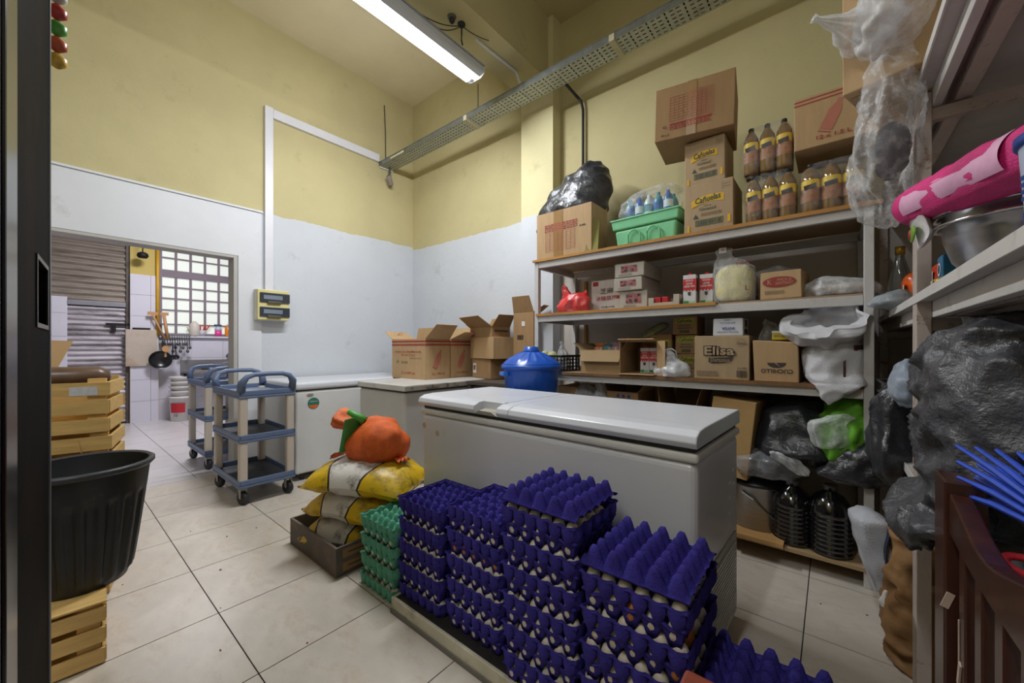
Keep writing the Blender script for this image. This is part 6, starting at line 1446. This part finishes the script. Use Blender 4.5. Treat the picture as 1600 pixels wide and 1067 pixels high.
wm = Euler((0, PI/2, 0)).to_matrix().to_4x4()
MB().lathe([(.001, -.07), (.08, -.05), (.13, -.01), (.145, .02), (.14, .02), (.125, -.005), (.07, -.035), (.001, -.05)], 26, mat=wm).build('pan_body', M('wok_black', '#141416', .3), t, True)
MB().tube([(0, .02, .13), (-.01, .03, .2), (-.02, .035, .30)], .012, 6).build('pan_handle', M('wok_black', '#141416'), t)
for k, px in enumerate((269, 275)):
    pn = kq(px, 558, KX+.22)
    t = thing('ladle', ['left black ladle hanging beside the wok', 'right black ladle hanging beside the wok'][k], 'ladle', (KX+.23, pn.y, pn.z))
    MB().lathe([(.001, -.03), (.03, -.02), (.042, .01), (.036, .01), (.001, -.02)], 16, mat=wm).build('bowl', M('wok_black', '#141416'), t, True); MB().tube([(0, 0, .035), (-.01, -.01*(k*2-1), .2)], .008, 6).build('handle', M('wok_black', '#141416'), t)
pn = kq(258, 545, KX+.24)
t = thing('skimmer', 'tan wooden skimmer hanging above the wok', 'utensil', (KX+.27, pn.y, pn.z))
MB().lathe([(.02, -.006), (.05, -.006), (.05, .006), (.02, .006)], 18, (0, 0, .03), mat=wm).build('ring_head', M('wood_tan', '#b5875a', .6), t); MB().box(-.006, .006, -.012, .012, -.13, -.03).build('handle', M('wood_tan', '#b5875a'), t)
for k, (px, py, dx) in enumerate(((262, 500, .3), (258, 490, -.5))):
    pn = kq(px, 525, KX+.18)
    t = thing('wooden_spoon', ['upright wooden rolling stick standing in the utensil rack', 'slanting wooden spatula standing in the utensil rack'][k], 'spoon', (KX+.19, pn.y, pn.z))
    MB().tube([(0, 0, -.05), (0, -.04+dx*-.02-(.12 if k else 0), .33)], .022 if k == 0 else .014, 8).build('stick', M('wood_tan', '#b5875a'), t, True)
    MB().box(-.006, .006, -.09-(.12 if k else 0), .03-(.12 if k else .02), .33, .38).build('blade', M('wood_tan', '#b5875a'), t)
# things on the sill
def sill(name, lab, cat, px): return kthing(name, lab, cat, px, KX+.0, zsill+.001)
t = sill('plastic_jug', 'white plastic jug on the kitchen window sill', 'jug', 304)
MB().lathe([(.07, 0), (.075, .01), (.075, .17), (.05, .22), (.025, .24), (.025, .255)], 18).build('jug_body', M('jug_white', '#c9c2b6', .5), t, True); MB().tube([(0, -.07, .18), (0, -.1, .15), (0, -.075, .08)], .012, 6).build('jug_handle', M('jug_white', '#c9c2b6'), t, True)
t = sill('utensil_cup', 'grey cup holding red scissors on the kitchen window sill', 'cup', 316)
MB().lathe([(.05, 0), (.055, .10), (.05, .10), (.046, .01), (.001, .01)], 16).build('cup_body', M('cup_grey', '#b9bac4', .5), t, True)
for k in range(3): MB().tube([(0, -.02+.02*k, .05), (0, -.03+.07*k, .2)], .012, 6).build('red_handle', M('handle_red', '#c9452c', .4), t)
t = sill('spray_bottle', 'clear spray bottle of pink liquid on the kitchen window sill', 'bottle', 341)
MB().lathe([(.05, 0), (.052, .10)], 18).build('pink_liquid', M('pink_liquid', '#e0479a', .3), t, True); MB().lathe([(.051, .101), (.05, .14), (.02, .18)], 18).build('bottle_top', M('bottle_clear', '#b9bcc4', .3), t, True); MB().box(-.012, .012, -.06, .05, .18, .215).build('spray_head', M('spray_navy', '#3a4468', .4), t, bevel=.006)
t = sill('orange_bottle', 'orange bottle with pale cap at the right of the window sill', 'bottle', 357)
MB().lathe([(.05, 0), (.055, .01), (.055, .17), (.03, .19)], 18).build('bottle_body', M('orange_liquid', '#e0851c', .3), t, True); MB().lathe([(.03, .19), (.03, .225), (.001, .227)], 14).build('cap', M('cap_pale', '#d0c9bc', .5), t, True)
